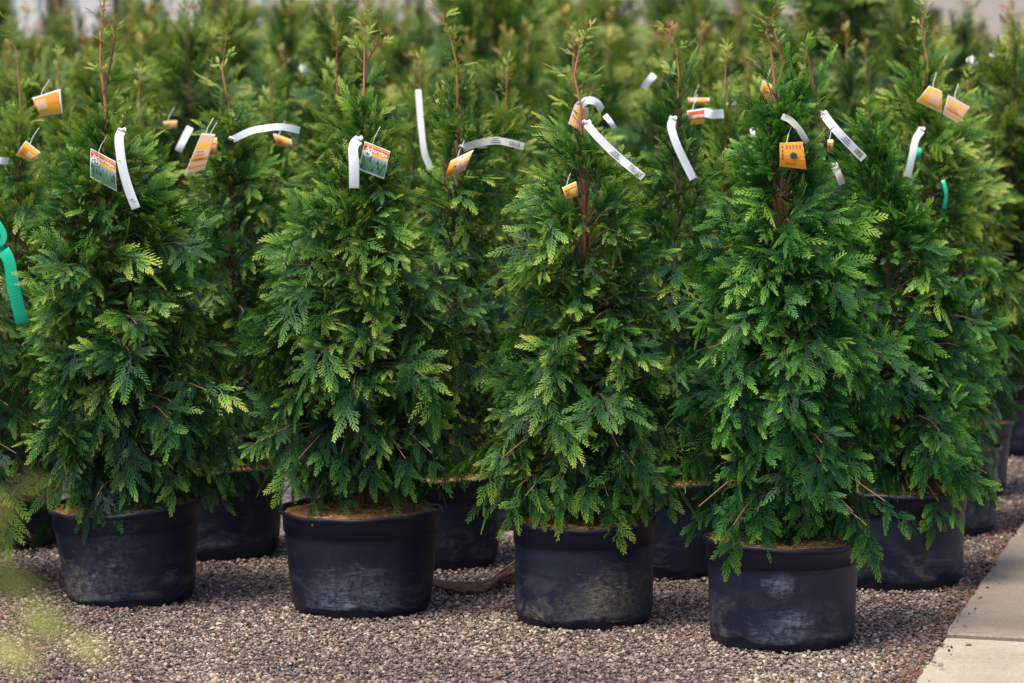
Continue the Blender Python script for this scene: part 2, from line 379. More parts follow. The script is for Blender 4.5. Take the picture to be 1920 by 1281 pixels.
def norm(a): return a / (np.linalg.norm(a, axis=-1, keepdims=True) + 1e-9)
def realise(fr, lod, rng):
    """fr: list of (origin, dir, normal, length, bend, tone, tipgain)"""
    O = np.array([f[0] for f in fr]); Dv = norm(np.array([f[1] for f in fr])); N = np.array([f[2] for f in fr])
    N = norm(N - Dv * np.sum(N * Dv, axis=1, keepdims=True)); X = np.cross(Dv, N)
    L = np.array([f[3] for f in fr]); B = np.array([f[4] for f in fr]); tone = np.array([f[5] for f in fr]); tg = np.array([f[6] for f in fr])
    tid = rng.randint(0, len(TPL[lod]), len(fr)); flip = np.where(rng.rand(len(fr)) < .5, -1.0, 1.0); cup = rng.uniform(-.1, .55, len(fr)); tw = rng.normal(0, .55, len(fr))
    Vs, Ts, As, base = [], [], [], 0
    for k in range(len(TPL[lod])):
        ix = np.where(tid == k)[0]
        if not len(ix): continue
        v, t, a = TPL[lod][k]
        x = v[None, :, 0] * flip[ix][:, None]; y = v[None, :, 1]; z = v[None, :, 2] - B[ix][:, None] * y * y - cup[ix][:, None] * x * x + tw[ix][:, None] * x * y
        x = x + 0 * z; y = y * (1 - .25 * np.abs(B[ix][:, None]) * y) + 0 * z
        W = O[ix][:, None, :] + L[ix][:, None, None] * (x[..., None] * X[ix][:, None, :] + y[..., None] * Dv[ix][:, None, :] + z[..., None] * N[ix][:, None, :])
        n = v.shape[0]; Vs.append(W.reshape(-1, 3))
        Ts.append((t[None] + (np.arange(len(ix)) * n)[:, None, None]).reshape(-1, 3) + base)
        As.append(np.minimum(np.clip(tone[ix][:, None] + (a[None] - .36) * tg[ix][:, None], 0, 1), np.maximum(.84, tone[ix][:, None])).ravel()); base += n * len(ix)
    return np.concatenate(Vs), np.concatenate(Ts), np.concatenate(As)

KEEP_CLEAR = []          # (x0,y0,x1,y1,depth): tags hang in front of the sprays here
def make_tree_meshes(name, trunk, prof, seed, lod=2, nbr=130, tone=.34, dens=1.0, leader_from=None, extra_leaders=(), bare=(), openw=0.0, warm=0.0, origin=None, fine=1.0, drapes=()):
    """trunk: points base->tip. prof: list of (z, left, right) radii. Everything relative to origin."""
    rng = np.random.RandomState(seed)
    T_ = np.array([tuple(p) for p in trunk]); tz = T_[:, 2]
    cen = lambda z: np.array([np.interp(z, tz, T_[:, 0]), np.interp(z, tz, T_[:, 1]), z])
    pz = np.array([p[0] for p in prof]); o_ = np.argsort(pz); pz = pz[o_]
    pl = np.array([p[1] for p in prof])[o_]; pr = np.array([p[2] for p in prof])[o_]
    z0, z1 = pz[0], pz[-1]
    def rad(z, az):
        l, r_ = np.interp(z, pz, pl), np.interp(z, pz, pr); c = math.cos(az)
        lobes = 1 + .14 * math.sin(3 * az + z * 9 + seed) + .10 * math.sin(5 * az - z * 17 + seed * 2)
        return ((r_ if c > 0 else l) * c * c + .5 * (l + r_) * (1 - c * c)) * lobes
    zs = np.linspace(z0, z1, 200); wt = np.maximum(.05, np.array([np.interp(z, pz, pl + pr) for z in zs])); wt = np.cumsum(wt ** .85); wt /= wt[-1]
    fr = []; tw = MB(); az = rng.uniform(0, 6.28)
    for i in range(int(nbr)):
        zt = float(np.interp((i + rng.rand()) / nbr, wt, zs)); az = (az + 2.39996 + rng.uniform(-.3, .3)) % 6.2832
        h = (zt - z0) / (z1 - z0)
        R = rad(zt, az) * (1 - .28 * max(0, h - .5) / .5); inner = rng.rand() < .26
        R2 = max(.02, R * (rng.uniform(.45, .75) if inner else rng.uniform(.80, 1.08)) - .085 * (1 - .4 * h))
        rise = -.13 * h - .02 + rng.uniform(-.03, .04) + .05 * (1 - h)
        za = min(max(zt + rise, tz[0] + .03), tz[-1] - .05)
        p0 = cen(za); c = cen(zt); hd = np.array([math.cos(az), math.sin(az), 0])
        p2 = np.array([c[0], c[1], zt]) + hd * R2
        p1 = (p0 + p2) / 2 + hd * R2 * .12 + np.array([0, 0, .05 + .14 * R2 * (1 - h)])
        bl = np.linalg.norm(p2 - p0); sd_ = np.cross([0, 0, 1], hd); roll = rng.normal(0, .7)
        bt = rng.normal(0, .055)
        ns = max(4, int(bl / .0225 * dens)) + 1
        if lod < 2: ns = max(3, int(ns * .6))
        bz = lambda s: (1 - s) ** 2 * p0 + 2 * s * (1 - s) * p1 + s * s * p2
        bd = lambda s: 2 * (1 - s) * (p1 - p0) + 2 * s * (p2 - p1)
        if lod > 0:
            pts = [bz(s) for s in (0, .25, .5, .75, .95)]
            k_ = 1 - .5 * h; tw.tube(pts, [.0042 * k_, .0036 * k_, .003 * k_, .0022 * k_, .0012], 4)
        sc = min(1.0, .6 + R / .4) * fine; sg = 1
        for k in range(ns):
            s = 1.0 if k == ns - 1 else .28 + .72 * (k + rng.uniform(-.3, .3)) / ns
            o = bz(s); t = norm(bd(s)); sg = -sg; sv_ = sd_ * math.cos(roll) + np.cross(hd, sd_) * math.sin(roll)
            th = rng.uniform(.5, 1.05) if k < ns - 1 else rng.uniform(-.2, .2)
            droop = (.50 * (1 - h) ** 1.2 + rng.uniform(-.5, .42)) * (.4 + .9 * s) - .45 * max(0, h - .6)
            d = t * math.cos(th) + sv_ * sg * math.sin(th) + np.array([0, 0, -droop]) + rng.normal(0, .24, 3)
            n = np.cross(sv_, t); n = n if n[2] > 0 else -n
            n = n + hd * (.3 + .5 * (1 - h)) + rng.normal(0, .42, 3)
            L = (.066 + .108 * rng.rand() ** 1.7) * sc * (1.0 if lod == 2 else 1.3) * (1.12 if k == ns - 1 else 1.0)
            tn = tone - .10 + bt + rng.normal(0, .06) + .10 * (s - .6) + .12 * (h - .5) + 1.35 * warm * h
            if rng.rand() < .015: tn += .12
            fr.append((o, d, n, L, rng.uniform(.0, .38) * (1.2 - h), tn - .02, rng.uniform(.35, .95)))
    # leaders above the crown
    lead = [(list(trunk), leader_from if leader_from is not None else z1 - .12)] + [(list(e), e[0][2]) for e in extra_leaders]
    for pts, zf in lead:
        if pts is not lead[0][0] or extra_leaders and pts is lead[0][0] and False: pts = [cen(pts[0][2] - .07)] + pts
        A_ = np.array([tuple(p) for p in pts]); zt = A_[-1, 2]; n = max(6, int((zt - zf) / .014))
        if len(lead) > 1 and pts is not lead[0][0]: tw.tube(pts, [.004] * (len(pts) - 1) + [.0015], 5)
        for k in range(n):
            u = (k + .5) / n; z = zf + (zt - zf) * u
            if bare and bare[0] < u < bare[1] and rng.rand() < .25: continue
            c = np.array([np.interp(z, A_[:, 2], A_[:, 0]), np.interp(z, A_[:, 2], A_[:, 1]), z]); a = rng.uniform(0, 6.28)
            hd = np.array([math.cos(a), math.sin(a) * .8, 0]); d = hd + np.array([0, 0, rng.uniform(.5, 1.2)])
            tl = rng.uniform(.01, .035) * (1.2 - u); e = c + norm(d) * tl
            if lod > 0: tw.tube([c, e], [.0018, .0012], 4)
            L = (.034 + .066 * rng.rand() ** 1.5) * (1.2 - .6 * u)
            fr.append((e, d + rng.normal(0, .12, 3), np.cross(d, [-hd[1], hd[0], 0]) + rng.normal(0, .5, 3), L, rng.uniform(-.1, .25), .46 + tone * .3 + .40 * u + rng.normal(0, .15), .3))
        e = A_[-1]; dd = norm(A_[-1] - A_[-2])
        for q in range(7):
            f_ = q / 7.0 * .075; a = rng.uniform(0, 6.28); hd = np.array([math.cos(a), math.sin(a), 0])
            fr.append((e - dd * f_, dd + hd * (.25 + .5 * min(1, q)), np.cross(dd, [-hd[1], hd[0], 0]) + rng.normal(0, .3, 3), rng.uniform(.035, .06) * (1 if q else 1.2), .1, rng.uniform(.62, 1.05), .3))
    keep = []
    for p, q, tn in drapes:          # long low sprays that hang over the pot
        p, q = np.array(tuple(p)), np.array(tuple(q)); c = cen(p[2] + .08); c = c + (p - c) * .3
        tw.tube([c, (c + p) / 2 + np.array([0, 0, .03]), p], [.003, .0022, .0014], 4)
        keep.append((p, q - p, np.array([rng.normal(0, .25), -1, .35]), np.linalg.norm(q - p), .12, tn, .7))
        m_ = p * .8 + c * .2; keep.append((m_, q - p + rng.normal(0, .04, 3), np.array([rng.normal(0, .3), -1, .5]), np.linalg.norm(q - p) * .8, .1, tn - .1, .6))
    # keep the sprays off the tags
    if KEEP_CLEAR and origin is not None:
        og = np.array(tuple(origin)); out = []
        for f in fr:
            cpt = f[0] + norm(f[1]) * f[3] * .5 + og; px, py = project(cpt); ok = True; rr = f[3] * .22 * F / cpt[1]
            for (x0, y0, x1, y1, D) in KEEP_CLEAR:
                if x0 - rr < px < x1 + rr and y0 - rr < py < y1 + rr and cpt[1] < D + .01 and rng.rand() < .9: ok = False; break
            if ok: out.append(f)
        fr = out
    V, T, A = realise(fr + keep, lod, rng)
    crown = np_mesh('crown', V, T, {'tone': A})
    tk = MB(); n = len(trunk); zb = trunk[0][2]; zz = trunk[-1][2]
    dense = []
    for i in range(n - 1):
        a, b = Vector(trunk[i]), Vector(trunk[i + 1])
        for s in range(4): dense.append(a.lerp(b, s / 4))
    dense.append(Vector(trunk[-1]))
    dense = [p + Vector((noise.noise(p * 7) * .006, noise.noise(p * 7 + Vector((5, 5, 5))) * .006, 0)) if 0 < i < len(dense) - 1 else p for i, p in enumerate(dense)]
    tk.tube(dense, [.016 * (1 - (p.z - zb) / (zz - zb)) ** .9 + .0009 for p in dense], 8 if lod == 2 else 5)
    return crown, tk.mesh('trunk', True), (tw.mesh('branches') if lod > 0 else None)

# ------------------------------------------------------------------ pots
def pot_meshes(seed, R=.218, H=.29, taper=.86, seg=72, dent=0.0):
    rng = random.Random(seed); ph = rng.uniform(0, 6)
    # (radius factor, z, wave)
    prof = [(taper - .055, 0, 0), (taper - .045, .004, 0), (taper - .035, .012, 0), (taper - .02, .020, 1), (taper - .002, .026, 1), (taper, .034, .6)]
    for k in range(1, 9):
        f = k / 9.0; prof.append((taper + (.955 - taper) * f * .93, .034 + (H * .77 - .034) * f, 0))
    prof += [(.948, H * .775, 0), (.950, H * .779, 0), (.968, H * .783, 0), (.976, H * .93, 0), (.980, H * .935, 0), (1.004, H * .955, 0), (1.014, H * .963, 0),
             (1.018, H * .978, 0), (1.013, H * .994, 0), (1.0, H, 0), (.982, H * .995, 0), (.972, H * .975, 0), (.960, H * .90, 0), (.955, H * .84, 0)]
    V = []; Fq = []
    for i, (rf, z, wv) in enumerate(prof):
        for k in range(seg):
            a = 2 * math.pi * k / seg
            wave = wv * (.008 * math.sin(5 * a + ph) + .006 * math.sin(11 * a + 2 * ph) + (.010 if (math.sin(4 * a + ph) > .93) else 0))
            zz = z + wave
            r = R * rf * (1 + .006 * math.sin(2 * a + ph) + .003 * math.sin(7 * a + ph * 3) * (1 - z / H))
            if dent and .25 * H < z < .8 * H: r *= 1 - dent * max(0, math.cos(a - ph)) ** 8
            if z > .9 * H: zz += .004 * math.sin(2 * a + ph) + .0015 * math.sin(9 * a)
            V.append((r * math.cos(a), r * math.sin(a), zz))
    n = len(prof)
    for i in range(n - 1):
        for k in range(seg):
            a0 = i * seg + k; a1 = i * seg + (k + 1) % seg; Fq.append((a0, a1, a1 + seg, a0 + seg))
    Fq.append(tuple(range(seg))[::-1])
    me = bpy.data.meshes.new('pot'); me.from_pydata(V, [], Fq); me.update()
    me.polygons.foreach_set('use_smooth', [True] * len(me.polygons)); me.materials.append(POTMAT.get(seed, M['pot']))
    # soil: lumpy disc of bark fibre with chips
    sb = MB(); nr, na = 12, 48; vs = [(0, 0, H * 1.01)]
    for i in range(1, nr + 1):
        for k in range(na):
            a = 2 * math.pi * k / na; r = R * .962 * i / nr
            vs.append((r * math.cos(a), r * math.sin(a), H * .955 + .008 * noise.noise(Vector((r * math.cos(a) * 30, r * math.sin(a) * 30, seed))) + .016 * (1 - (i / nr) ** 2)))
    fs = [(0, 1 + k, 1 + (k + 1) % na) for k in range(na)]
    for i in range(nr - 1):
        for k in range(na):
            a0 = 1 + i * na + k; a1 = 1 + i * na + (k + 1) % na; fs.append((a0, a0 + na, a1 + na, a1))
    sb.add(vs, fs)
    for k in range(260):
        a = rng.uniform(0, 6.28); r = R * .95 * math.sqrt(rng.random()); l = rng.uniform(.006, .018); q = rng.uniform(0, 3.14)
        c = Vector((r * math.cos(a), r * math.sin(a), H * .965 + .016 * (1 - (r / R) ** 2) + rng.uniform(0, .008)))
        d = Vector((math.cos(q), math.sin(q), rng.uniform(-.3, .3))) * l / 2
        sb.tube([c - d, c + d], [rng.uniform(.001, .0028), .0008], 4)
    so = sb.mesh('soil'); so.materials.append(M['soil'])
    return me, so

GROUP = 'potted evergreen trees standing in rows'
def assemble(label, loc, pm, sm, cm, tm, bm, fol, tilt=(0, 0), rz=0, twig=None):
    t = thing('potted_evergreen', loc, label, 'potted tree', GROUP)
    p = link('pot', pm, None, t); s = link('soil', sm, None, t)
    for o in (p, s): o.rotation_euler = (tilt[0], tilt[1], rz)
    link('trunk', tm, M['bark'], t); 
    if bm: link('branches', bm, M['twig'] if twig is None else twig, t)
    link('crown', cm, fol, t)
    return t

# ------------------------------------------------------------------ tag positions (photo pixels at a depth) collected first so crowns leave them in view
D1, D2, D3, D4 = 9.60, 9.42, 9.24, 8.92
STRIPS = [  # pts, width px, depth, mat, label, barcode, hang point
 ([(228,246),(224,262),(230,310),(241,352),(255,391)], 17, D1-.17, 'white', 'long white tag strip hanging beside the green picture label on the leftmost full tree', 0),
 ([(672,262),(663,275),(664,310),(664,353)], 19, D2-.18, 'white', 'short straight white tag strip hanging in front of the orange and green label', 0),
 ([(-22,296),(-5,300),(16,303)], 13, 10.1, 'white', 'white tag strip end poking in at the left edge of the photo', 0),
 ([(436,262),(470,246),(500,240),(530,238),(562,245)], 13, 10.0, 'white', 'white tag strip sticking out sideways to the right from the second row tree', 0),
 ([(357,238),(345,262),(334,284)], 14, 11.2, 'white', 'blurred white tag strip left of the folded peach label', 0),
 ([(784,168),(787,205),(791,250),(797,290),(809,318)], 12, 11.3, 'white', 'long blurred white tag strip hanging straight down left of a thin brown stem', 0),
 ([(868,278),(900,268),(935,264),(983,275)], 14, 9.95, 'dull', 'grey-white arched tag strip with barcode above the torn orange label', 1),
 ([(1100,232),(1122,258),(1160,295),(1206,333)], 15, D3-.16, 'white', 'diagonal white tag strip with a printed barcode on the third front tree', 1),
 ([(1090,196),(1102,188),(1118,192),(1128,206)], 14, 10.5, 'white', 'curled white tag strip arching over a small peach label', 0),
 ([(1134,216),(1144,228),(1153,243)], 10, 10.5, 'white', 'short white tag end below the curled strip', 0),
 ([(1262,224),(1258,238),(1268,270),(1283,302),(1300,336)], 15, 9.95, 'white', 'long white tag strip curving down below a bent brown leader', 0),
 ([(1318,210),(1336,214),(1357,213)], 17, 10.7, 'white', 'short level white tag strip next to the small red label', 0),
 ([(1466,218),(1482,226),(1500,246),(1513,268)], 12, D4-.15, 'dull', 'pale grey twisted tag strip above the round-cornered orange label', 0),
 ([(1544,214),(1562,238),(1590,268),(1620,298)], 16, 9.5, 'white', 'diagonal white tag strip with barcode on the tree behind the rightmost front pot', 1),
 ([(1728,244),(1716,262),(1709,296),(1702,332)], 13, 10.75, 'white', 'curved white tag strip below the folded yellow label', 0),
 ([(1564,312),(1572,328),(1579,346)], 13, 9.45, 'dull', 'small grey tag end half hidden in the foliage below the barcode strip', 0),
 ([(1227,140),(1216,152),(1206,166)], 13, 12.6, 'white', 'blurred white tag scrap in the far foliage left of the bent leader', 0),
 ([(566,122),(573,138)], 13, 14.0, 'white', 'tiny blurred white tag far behind the second front tree', 0),
 ([(1862,98),(1868,112)], 14, 15.0, 'white', 'tiny blurred white tag nearest the right edge', 0),
 ([(1818,108),(1828,126)], 14, 15.2, 'white', 'tiny blurred white tag just left of its twin near the right edge', 0),
 ([(1366,188),(1382,206)], 14, 12.2, 'white', 'blurred white tag scrap right of the level white strip', 0),
 ([(1410,240),(1412,262)], 9, 9.9, 'white', 'narrow white tag sliver left of the rightmost front leader', 0),
]
LABELS = [  # corner px TL TR BR BL, depth, style, label
 ([(170,278),(217,303),(219,359),(169,333)], D1-.19, 'picture', 'upright plant label with red band and picture of green conifers on the leftmost full tree'),
 ([(684,265),(732,284),(720,336),(672,318)], D2-.16, 'flake', 'plant label with orange band, pale round emblem and picture of conifers behind a white strip'),
 ([(378,250),(404,252),(384,318),(346,328)], 10.0, 'peach', 'faded peach plant label leaning left on the second row tree'),
 ([(384,262),(407,258),(408,290),(392,292)], 10.04, 'orange', 'orange plant label tucked behind the faded peach one'),
 ([(845,302),(888,281),(872,319),(832,337)], 9.93, 'worn', 'small worn orange plant label slanting upward below the arched strip'),
 ([(1054,352),(1080,340),(1084,366),(1062,374)], D3-.10, 'orange', 'small orange plant label deep in the third front tree beside bare twigs'),
 ([(1066,232),(1078,196),(1104,204),(1096,250)], 10.5, 'peach', 'small peach and orange plant label under the curled white strip'),
 ([(1462,268),(1487,257),(1516,272),(1512,318),(1462,312)], D4-.17, 'dots', 'bright orange plant label with a dark round spot and rows of small print'),
 ([(1288,208),(1322,203),(1320,231),(1294,235)], 10.68, 'redtext', 'small red and orange plant label reading Arborvitae in the third row'),
 ([(1742,161),(1766,171),(1765,212),(1718,190)], 10.72, 'yellow', 'faded yellow left half of the folded plant label on the far right tree'),
 ([(1778,178),(1818,201),(1796,231),(1768,214)], 10.72, 'peach', 'pinkish peach right half of the folded plant label on the far right tree'),
 ([(60,184),(113,167),(118,212),(76,218)], 10.4, 'amber2', 'orange plant label with a white edge at the upper left of the photo'),
 ([(48,264),(76,286),(60,304),(30,291)], 10.15, 'orange', 'small amber plant label below a white knot at the left edge'),
 ([(1430,150),(1453,163),(1450,190),(1424,182)], 11.6, 'orange', 'blurred orange plant label behind the top of the rightmost front tree'),
 ([(512,250),(546,262),(550,278),(520,272)], 11.8, 'orange', 'blurred orange plant label below the sideways white strip'),
 ([(306,228),(332,226),(332,240),(310,242)], 12.2, 'orange', 'blurred small orange plant label right of the leftmost full tree'),
 ([(1290,184),(1330,184),(1328,198),(1292,196)], 12.0, 'amber2', 'blurred amber plant label just above the red one'),
 ([(1552,262),(1562,262),(1562,282),(1551,280)], 9.55, 'orange', 'narrow orange plant label edge left of the diagonal barcode strip'),
]
for pts, wd, D, mk, lb, bc in STRIPS:
    for a, b in zip(pts[:-1], pts[1:]): KEEP_CLEAR.append((min(a[0], b[0]) - wd / 2, min(a[1], b[1]), max(a[0], b[0]) + wd / 2, max(a[1], b[1]), D))
for q, D, st, lb in LABELS:
    xs = [p[0] for p in q]; ys = [p[1] for p in q]; KEEP_CLEAR.append((min(xs), min(ys), max(xs), max(ys), D))
KEEP_CLEAR.append((0, 415, 45, 600, 9.65))
KEEP_CLEAR += [(560, 936, 815, 1010, 9.65), (1480, 1020, 1590, 1100, 9.1), (1090, 335, 1106, 500, 9.42), (1458, 330, 1470, 390, 9.08), (980, 1000, 1130, 1080, 9.4), (1690, 960, 1800, 1060, 9.9)]

# ------------------------------------------------------------------ the named trees of the first rows, traced from the photo
def px_tree(label, cx, ybase, D_off, R, H, taper, trunk_px, prof_px, seed, fol='foliage', tilt=(0, 0), extra=(), lod=2, **kw):
    g = G(cx, ybase); D = g.y + R * taper; base = Vector((g.x * D / g.y, D, 0))
    # trunk from the soil through the photo points (tip last)
    tr = [Vector((0, 0, H * .88))] + [P(x, y, D) - base for x, y in trunk_px]
    tr = sorted(tr, key=lambda p: p.z)
    T_ = np.array([tuple(p) for p in tr])
    prof = []
    for (y, xl, xr) in prof_px:
        pl, pr = P(xl, y, D) - base, P(xr, y, D) - base; c = np.interp(pl.z, T_[:, 2], T_[:, 0])
        prof.append((pl.z, max(.03, c - pl.x), max(.03, pr.x - c)))
    ex = [[P(x, y, D) - base for x, y in e] for e in extra]
    kw['drapes'] = [(P(a, b_, D - R * .98) - base, P(c, d, D - R * 1.04) - base, tn) for a, b_, c, d, tn in kw.pop('hang', ())]
    lf = kw.pop('leader_y', None); lf = (P(cx, lf, D) - base).z if lf else None
    cm, tm, bm = make_tree_meshes(label, tr, prof, seed, lod=lod, leader_from=lf, extra_leaders=ex, origin=base, **kw)
    pm, sm = pot_meshes(seed, R, H, taper)
    return assemble(label, base, pm, sm, cm, tm, bm, M[fol], tilt, rz=0), base

T1, b1 = px_tree('leftmost full front tree, olive green, in a scuffed pot with muddy lower edge', 247, 1143, 0, .220, .285, .85,
   [(205, 700), (196, 400), (196, 200), (188, 110), (190, 60), (196, -12)],
   [(215, 165, 225), (260, 120, 290), (320, 75, 340), (400, 60, 385), (500, 50, 405), (600, 35, 440), (700, 25, 470), (800, 35, 470), (880, 55, 450), (950, 75, 400)],
   11, hang=[(325, 880, 316, 972, .42), (150, 890, 148, 985, .30), (110, 880, 62, 978, .34), (245, 880, 222, 958, .30)], nbr=256, tone=.33, leader_y=235, bare=(.35, .8), tilt=(math.radians(1.0), math.radians(-3)), warm=.12, extra=[[(205, 130), (214, 80), (216, 50)], [(225, 262), (233, 225), (240, 205)]])
T2, b2 = px_tree('second full front tree, its black pot showing orange bark soil along the rim', 678, 1163, 0, .230, .292, .87,
   [(672, 700), (678, 400), (682, 250), (684, 140), (684, 25)],
   [(205, 640, 730), (250, 600, 770), (330, 585, 795), (400, 535, 830), (500, 490, 850), (600, 468, 865), (700, 450, 885), (800, 460, 885), (880, 470, 865), (945, 505, 830)],
   12, hang=[(560, 860, 512, 958, .40), (640, 850, 640, 935, .30), (760, 860, 772, 945, .32), (690, 850, 702, 945, .28), (810, 850, 850, 935, .3)], nbr=268, tone=.31, leader_y=225, bare=(.3, .9), warm=.14, extra=[[(690, 110), (706, 85), (715, 60)]])
T3, b3 = px_tree('third front tree from the left, yellow-green with its brown trunk showing near the top', 1095, 1184, 0, .203, .288, .95,
   [(1095, 700), (1100, 500), (1097, 400), (1090, 300), (1089, 200), (1077, 140), (1086, 90), (1102, 58)],
   [(225, 1040, 1130), (260, 1010, 1165), (320, 985, 1215), (400, 962, 1238), (500, 948, 1248), (600, 930, 1270), (700, 915, 1290), (800, 888, 1295), (900, 885, 1290), (965, 940, 1250), (995, 1010, 1200)],
   13, hang=[(1140, 930, 1158, 1046, .46), (985, 930, 936, 1018, .40), (1050, 910, 1052, 1018, .46), (1205, 900, 1200, 990, .34), (1100, 900, 1100, 985, .42), (940, 860, 885, 945, .46), (1240, 900, 1262, 985, .30)], nbr=250, tone=.40, leader_y=240, bare=(.1, .6), warm=.04)
T4, b4 = px_tree('rightmost front tree, deep green and bushy, in the nearest black pot', 1466, 1226, 0, .212, .285, .92,
   [(1465, 700), (1462, 430), (1465, 330), (1458, 220), (1450, 130), (1440, 60), (1455, 10), (1470, -14)],
   [(150, 1420, 1500), (200, 1390, 1580), (260, 1370, 1615), (350, 1340, 1625), (450, 1328, 1625), (550, 1308, 1635), (650, 1288, 1655), (750, 1270, 1680), (850, 1265, 1695), (950, 1298, 1690), (1010, 1325, 1655)],
   14, fol='foliage_deep', hang=[(1375, 985, 1352, 1094, .42), (1420, 960, 1452, 1056, .34), (1625, 985, 1640, 1098, .30), (1600, 960, 1618, 1050, .32), (1310, 950, 1292, 1030, .30), (1500, 920, 1512, 1010, .34), (1660, 940, 1712, 1010, .36)], nbr=306, tone=.36, leader_y=200, bare=(.1, .6), warm=.06, extra=[[(1545, 260), (1530, 190), (1518, 120), (1508, 75)], [(1470, 120), (1452, 70), (1440, 30)]])
T0, b0 = px_tree('front tree cut off by the left edge of the photo, with a green ribbon', -165, 1124, 0, .208, .285, .88,
   [(-165, 600), (-165, 300), (-165, 30)],
   [(200, -220, -110), (350, -290, -30), (500, -330, 30), (650, -370, 62), (800, -380, 80), (900, -370, 85), (980, -320, 60)],
   15, nbr=170, tone=.34, hang=[(8, 950, 24, 1056, .42), (-10, 880, 62, 975, .38), (-30, 930, -8, 1030, .3), (30, 850, 66, 925, .3), (15, 760, 60, 830, .34)])
A, bA = px_tree('second row tree at the left edge with an orange label near its top', 5, 1035, 0, .208, .285, .88,
   [(20, 600), (38, 300), (38, 200), (34, 110), (20, 55)],
   [(230, -10, 90), (320, -70, 140), (450, -110, 160), (600, -140, 170), (800, -150, 190), (930, -130, 170)],
   16, nbr=120, tone=.37, leader_y=270, bare=(.1, .6), warm=.12)
B, bB = px_tree('second row tree between the two leftmost front pots, with a peach label near its top', 412, 1053, 0, .215, .285, .88,
   [(430, 600), (438, 320), (432, 220), (418, 130), (426, 60)],
   [(185, 370, 470), (230, 335, 510), (300, 325, 540), (400, 320, 560), (550, 280, 560), (700, 260, 560), (850, 260, 570), (930, 290, 540)],
   17, nbr=135, tone=.34, leader_y=215, warm=.12, bare=(.0, .3))
C, bC = px_tree('second row tree with a dark russet drooping tip, between the second and third front pots', 820, 1071, 0, .215, .285, .88,
   [(850, 600), (862, 330), (858, 220), (858, 120), (846, 70), (828, 26)],
   [(170, 790, 900), (230, 760, 950), (300, 765, 985), (400, 770, 1000), (550, 700, 990), (700, 680, 990), (850, 680, 990), (950, 710, 940)],
   18, nbr=135, tone=.32, leader_y=200, warm=.12, bare=(.0, .4))
Dd, bD = px_tree('second row tree with a hooked bare tip, between the third and fourth front pots', 1245, 1088, 0, .215, .285, .88,
   [(1270, 600), (1270, 350), (1268, 230), (1275, 150), (1268, 85), (1245, 52), (1218, 38)],
   [(150, 1240, 1310), (230, 1215, 1330), (320, 1190, 1370), (450, 1150, 1390), (600, 1110, 1400), (800, 1100, 1400), (960, 1130, 1370)],
   19, nbr=130, tone=.30, leader_y=170, warm=.1)
E, bE = px_tree('bushy tree just behind and right of the rightmost front tree', 1676, 1110, 0, .222, .285, .93,
   [(1672, 600), (1655, 400), (1640, 300), (1630, 230), (1622, 185)],
   [(235, 1590, 1670), (300, 1560, 1700), (380, 1550, 1760), (450, 1545, 1790), (550, 1530, 1830), (650, 1520, 1855), (750, 1500, 1880), (850, 1500, 1895), (910, 1520, 1880)],
   20, fol='foliage_deep', hang=[(1760, 940, 1742, 1034, .36), (1775, 930, 1812, 1000, .42), (1830, 900, 1886, 945, .40), (1700, 950, 1716, 1010, .3)], nbr=190, tone=.37, leader_y=260, warm=.05)
Fx, bF = px_tree('tall pale-tipped tree at the right end of the third row with a folded yellow label', 1752, 1010, 0, .215, .285, .92,
   [(1745, 600), (1735, 300), (1730, 200), (1740, 120), (1728, 60), (1735, -10)],
   [(130, 1690, 1790), (180, 1640, 1810), (250, 1640, 1850), (350, 1640, 1880), (450, 1660, 1895), (550, 1640, 1905), (650, 1620, 1912), (750, 1600, 1915), (815, 1620, 1905)],
   21, nbr=170, tone=.40, leader_y=150, warm=.12)

# ------------------------------------------------------------------ rows behind: shared meshes, one object each
def variant(seed, lod, H=1.62, Rm=.27, nbr=90, tone=.36, lean=0, fine=1.0):
    r = random.Random(seed); tr = [Vector((0, 0, .25)), Vector((.01, 0, .7)), Vector((.02 + lean * .4, .01, 1.15)), Vector((lean * .8, .0, H - .15)), Vector((lean, 0, H))]
    prof = [(.34, Rm * .8, Rm * .8), (.55, Rm, Rm * .95), (.8, Rm * .97, Rm), (H * .62, Rm * .85, Rm * .85), (H * .74, Rm * .62, Rm * .6), (H - .30, Rm * .35, Rm * .38), (H - .16, .05, .05)]
    return make_tree_meshes('v', tr, prof, seed, lod=lod, nbr=nbr, tone=tone, warm=.14, bare=(.2, .6), fine=fine)
VMID = [variant(31, 2, 1.64, .27, 120, .38, .03), variant(32, 2, 1.60, .26, 120, .44, -.04), variant(33, 2, 1.68, .28, 120, .34, .05)]
VLOW = [variant(41, 1, 1.74, .30, 130, .38, .03, 1.25), variant(42, 1, 1.80, .29, 130, .30, -.05, 1.25), variant(43, 1, 1.70, .31, 130, .42, .02, 1.25)]
VTALL = [variant(51, 1, 2.35, .50, 190, .36, .04, 1.5), variant(52, 1, 2.2, .45, 180, .40, -.04, 1.5)]
POTS = [pot_meshes(60, .215, .285, .88, 40), pot_meshes(61, .208, .285, .9, 40)]
def place(var, x, y, rz, s, label, fol='foliage'):
    pm, sm = POTS[int(abs(x * 10)) % 2]
    t = thing('potted_evergreen', (x, y, 0), label, 'potted tree', GROUP)
    for nm, me, mt in (('pot', pm, None), ('soil', sm, None), ('trunk', var[1], M['bark']), ('branches', var[2], M['twig']), ('crown', var[0], M[fol])):
        if me is None: continue
        link(nm, me, mt if not me.materials else None, t)
    t.rotation_euler = (0, 0, rz); t.scale = (s, s, s)
    return t
for m_ in VTALL:
    m_[0].materials.append(M['foliage_far'])
def at_px(cx, D): return (cx - 960) * D / F
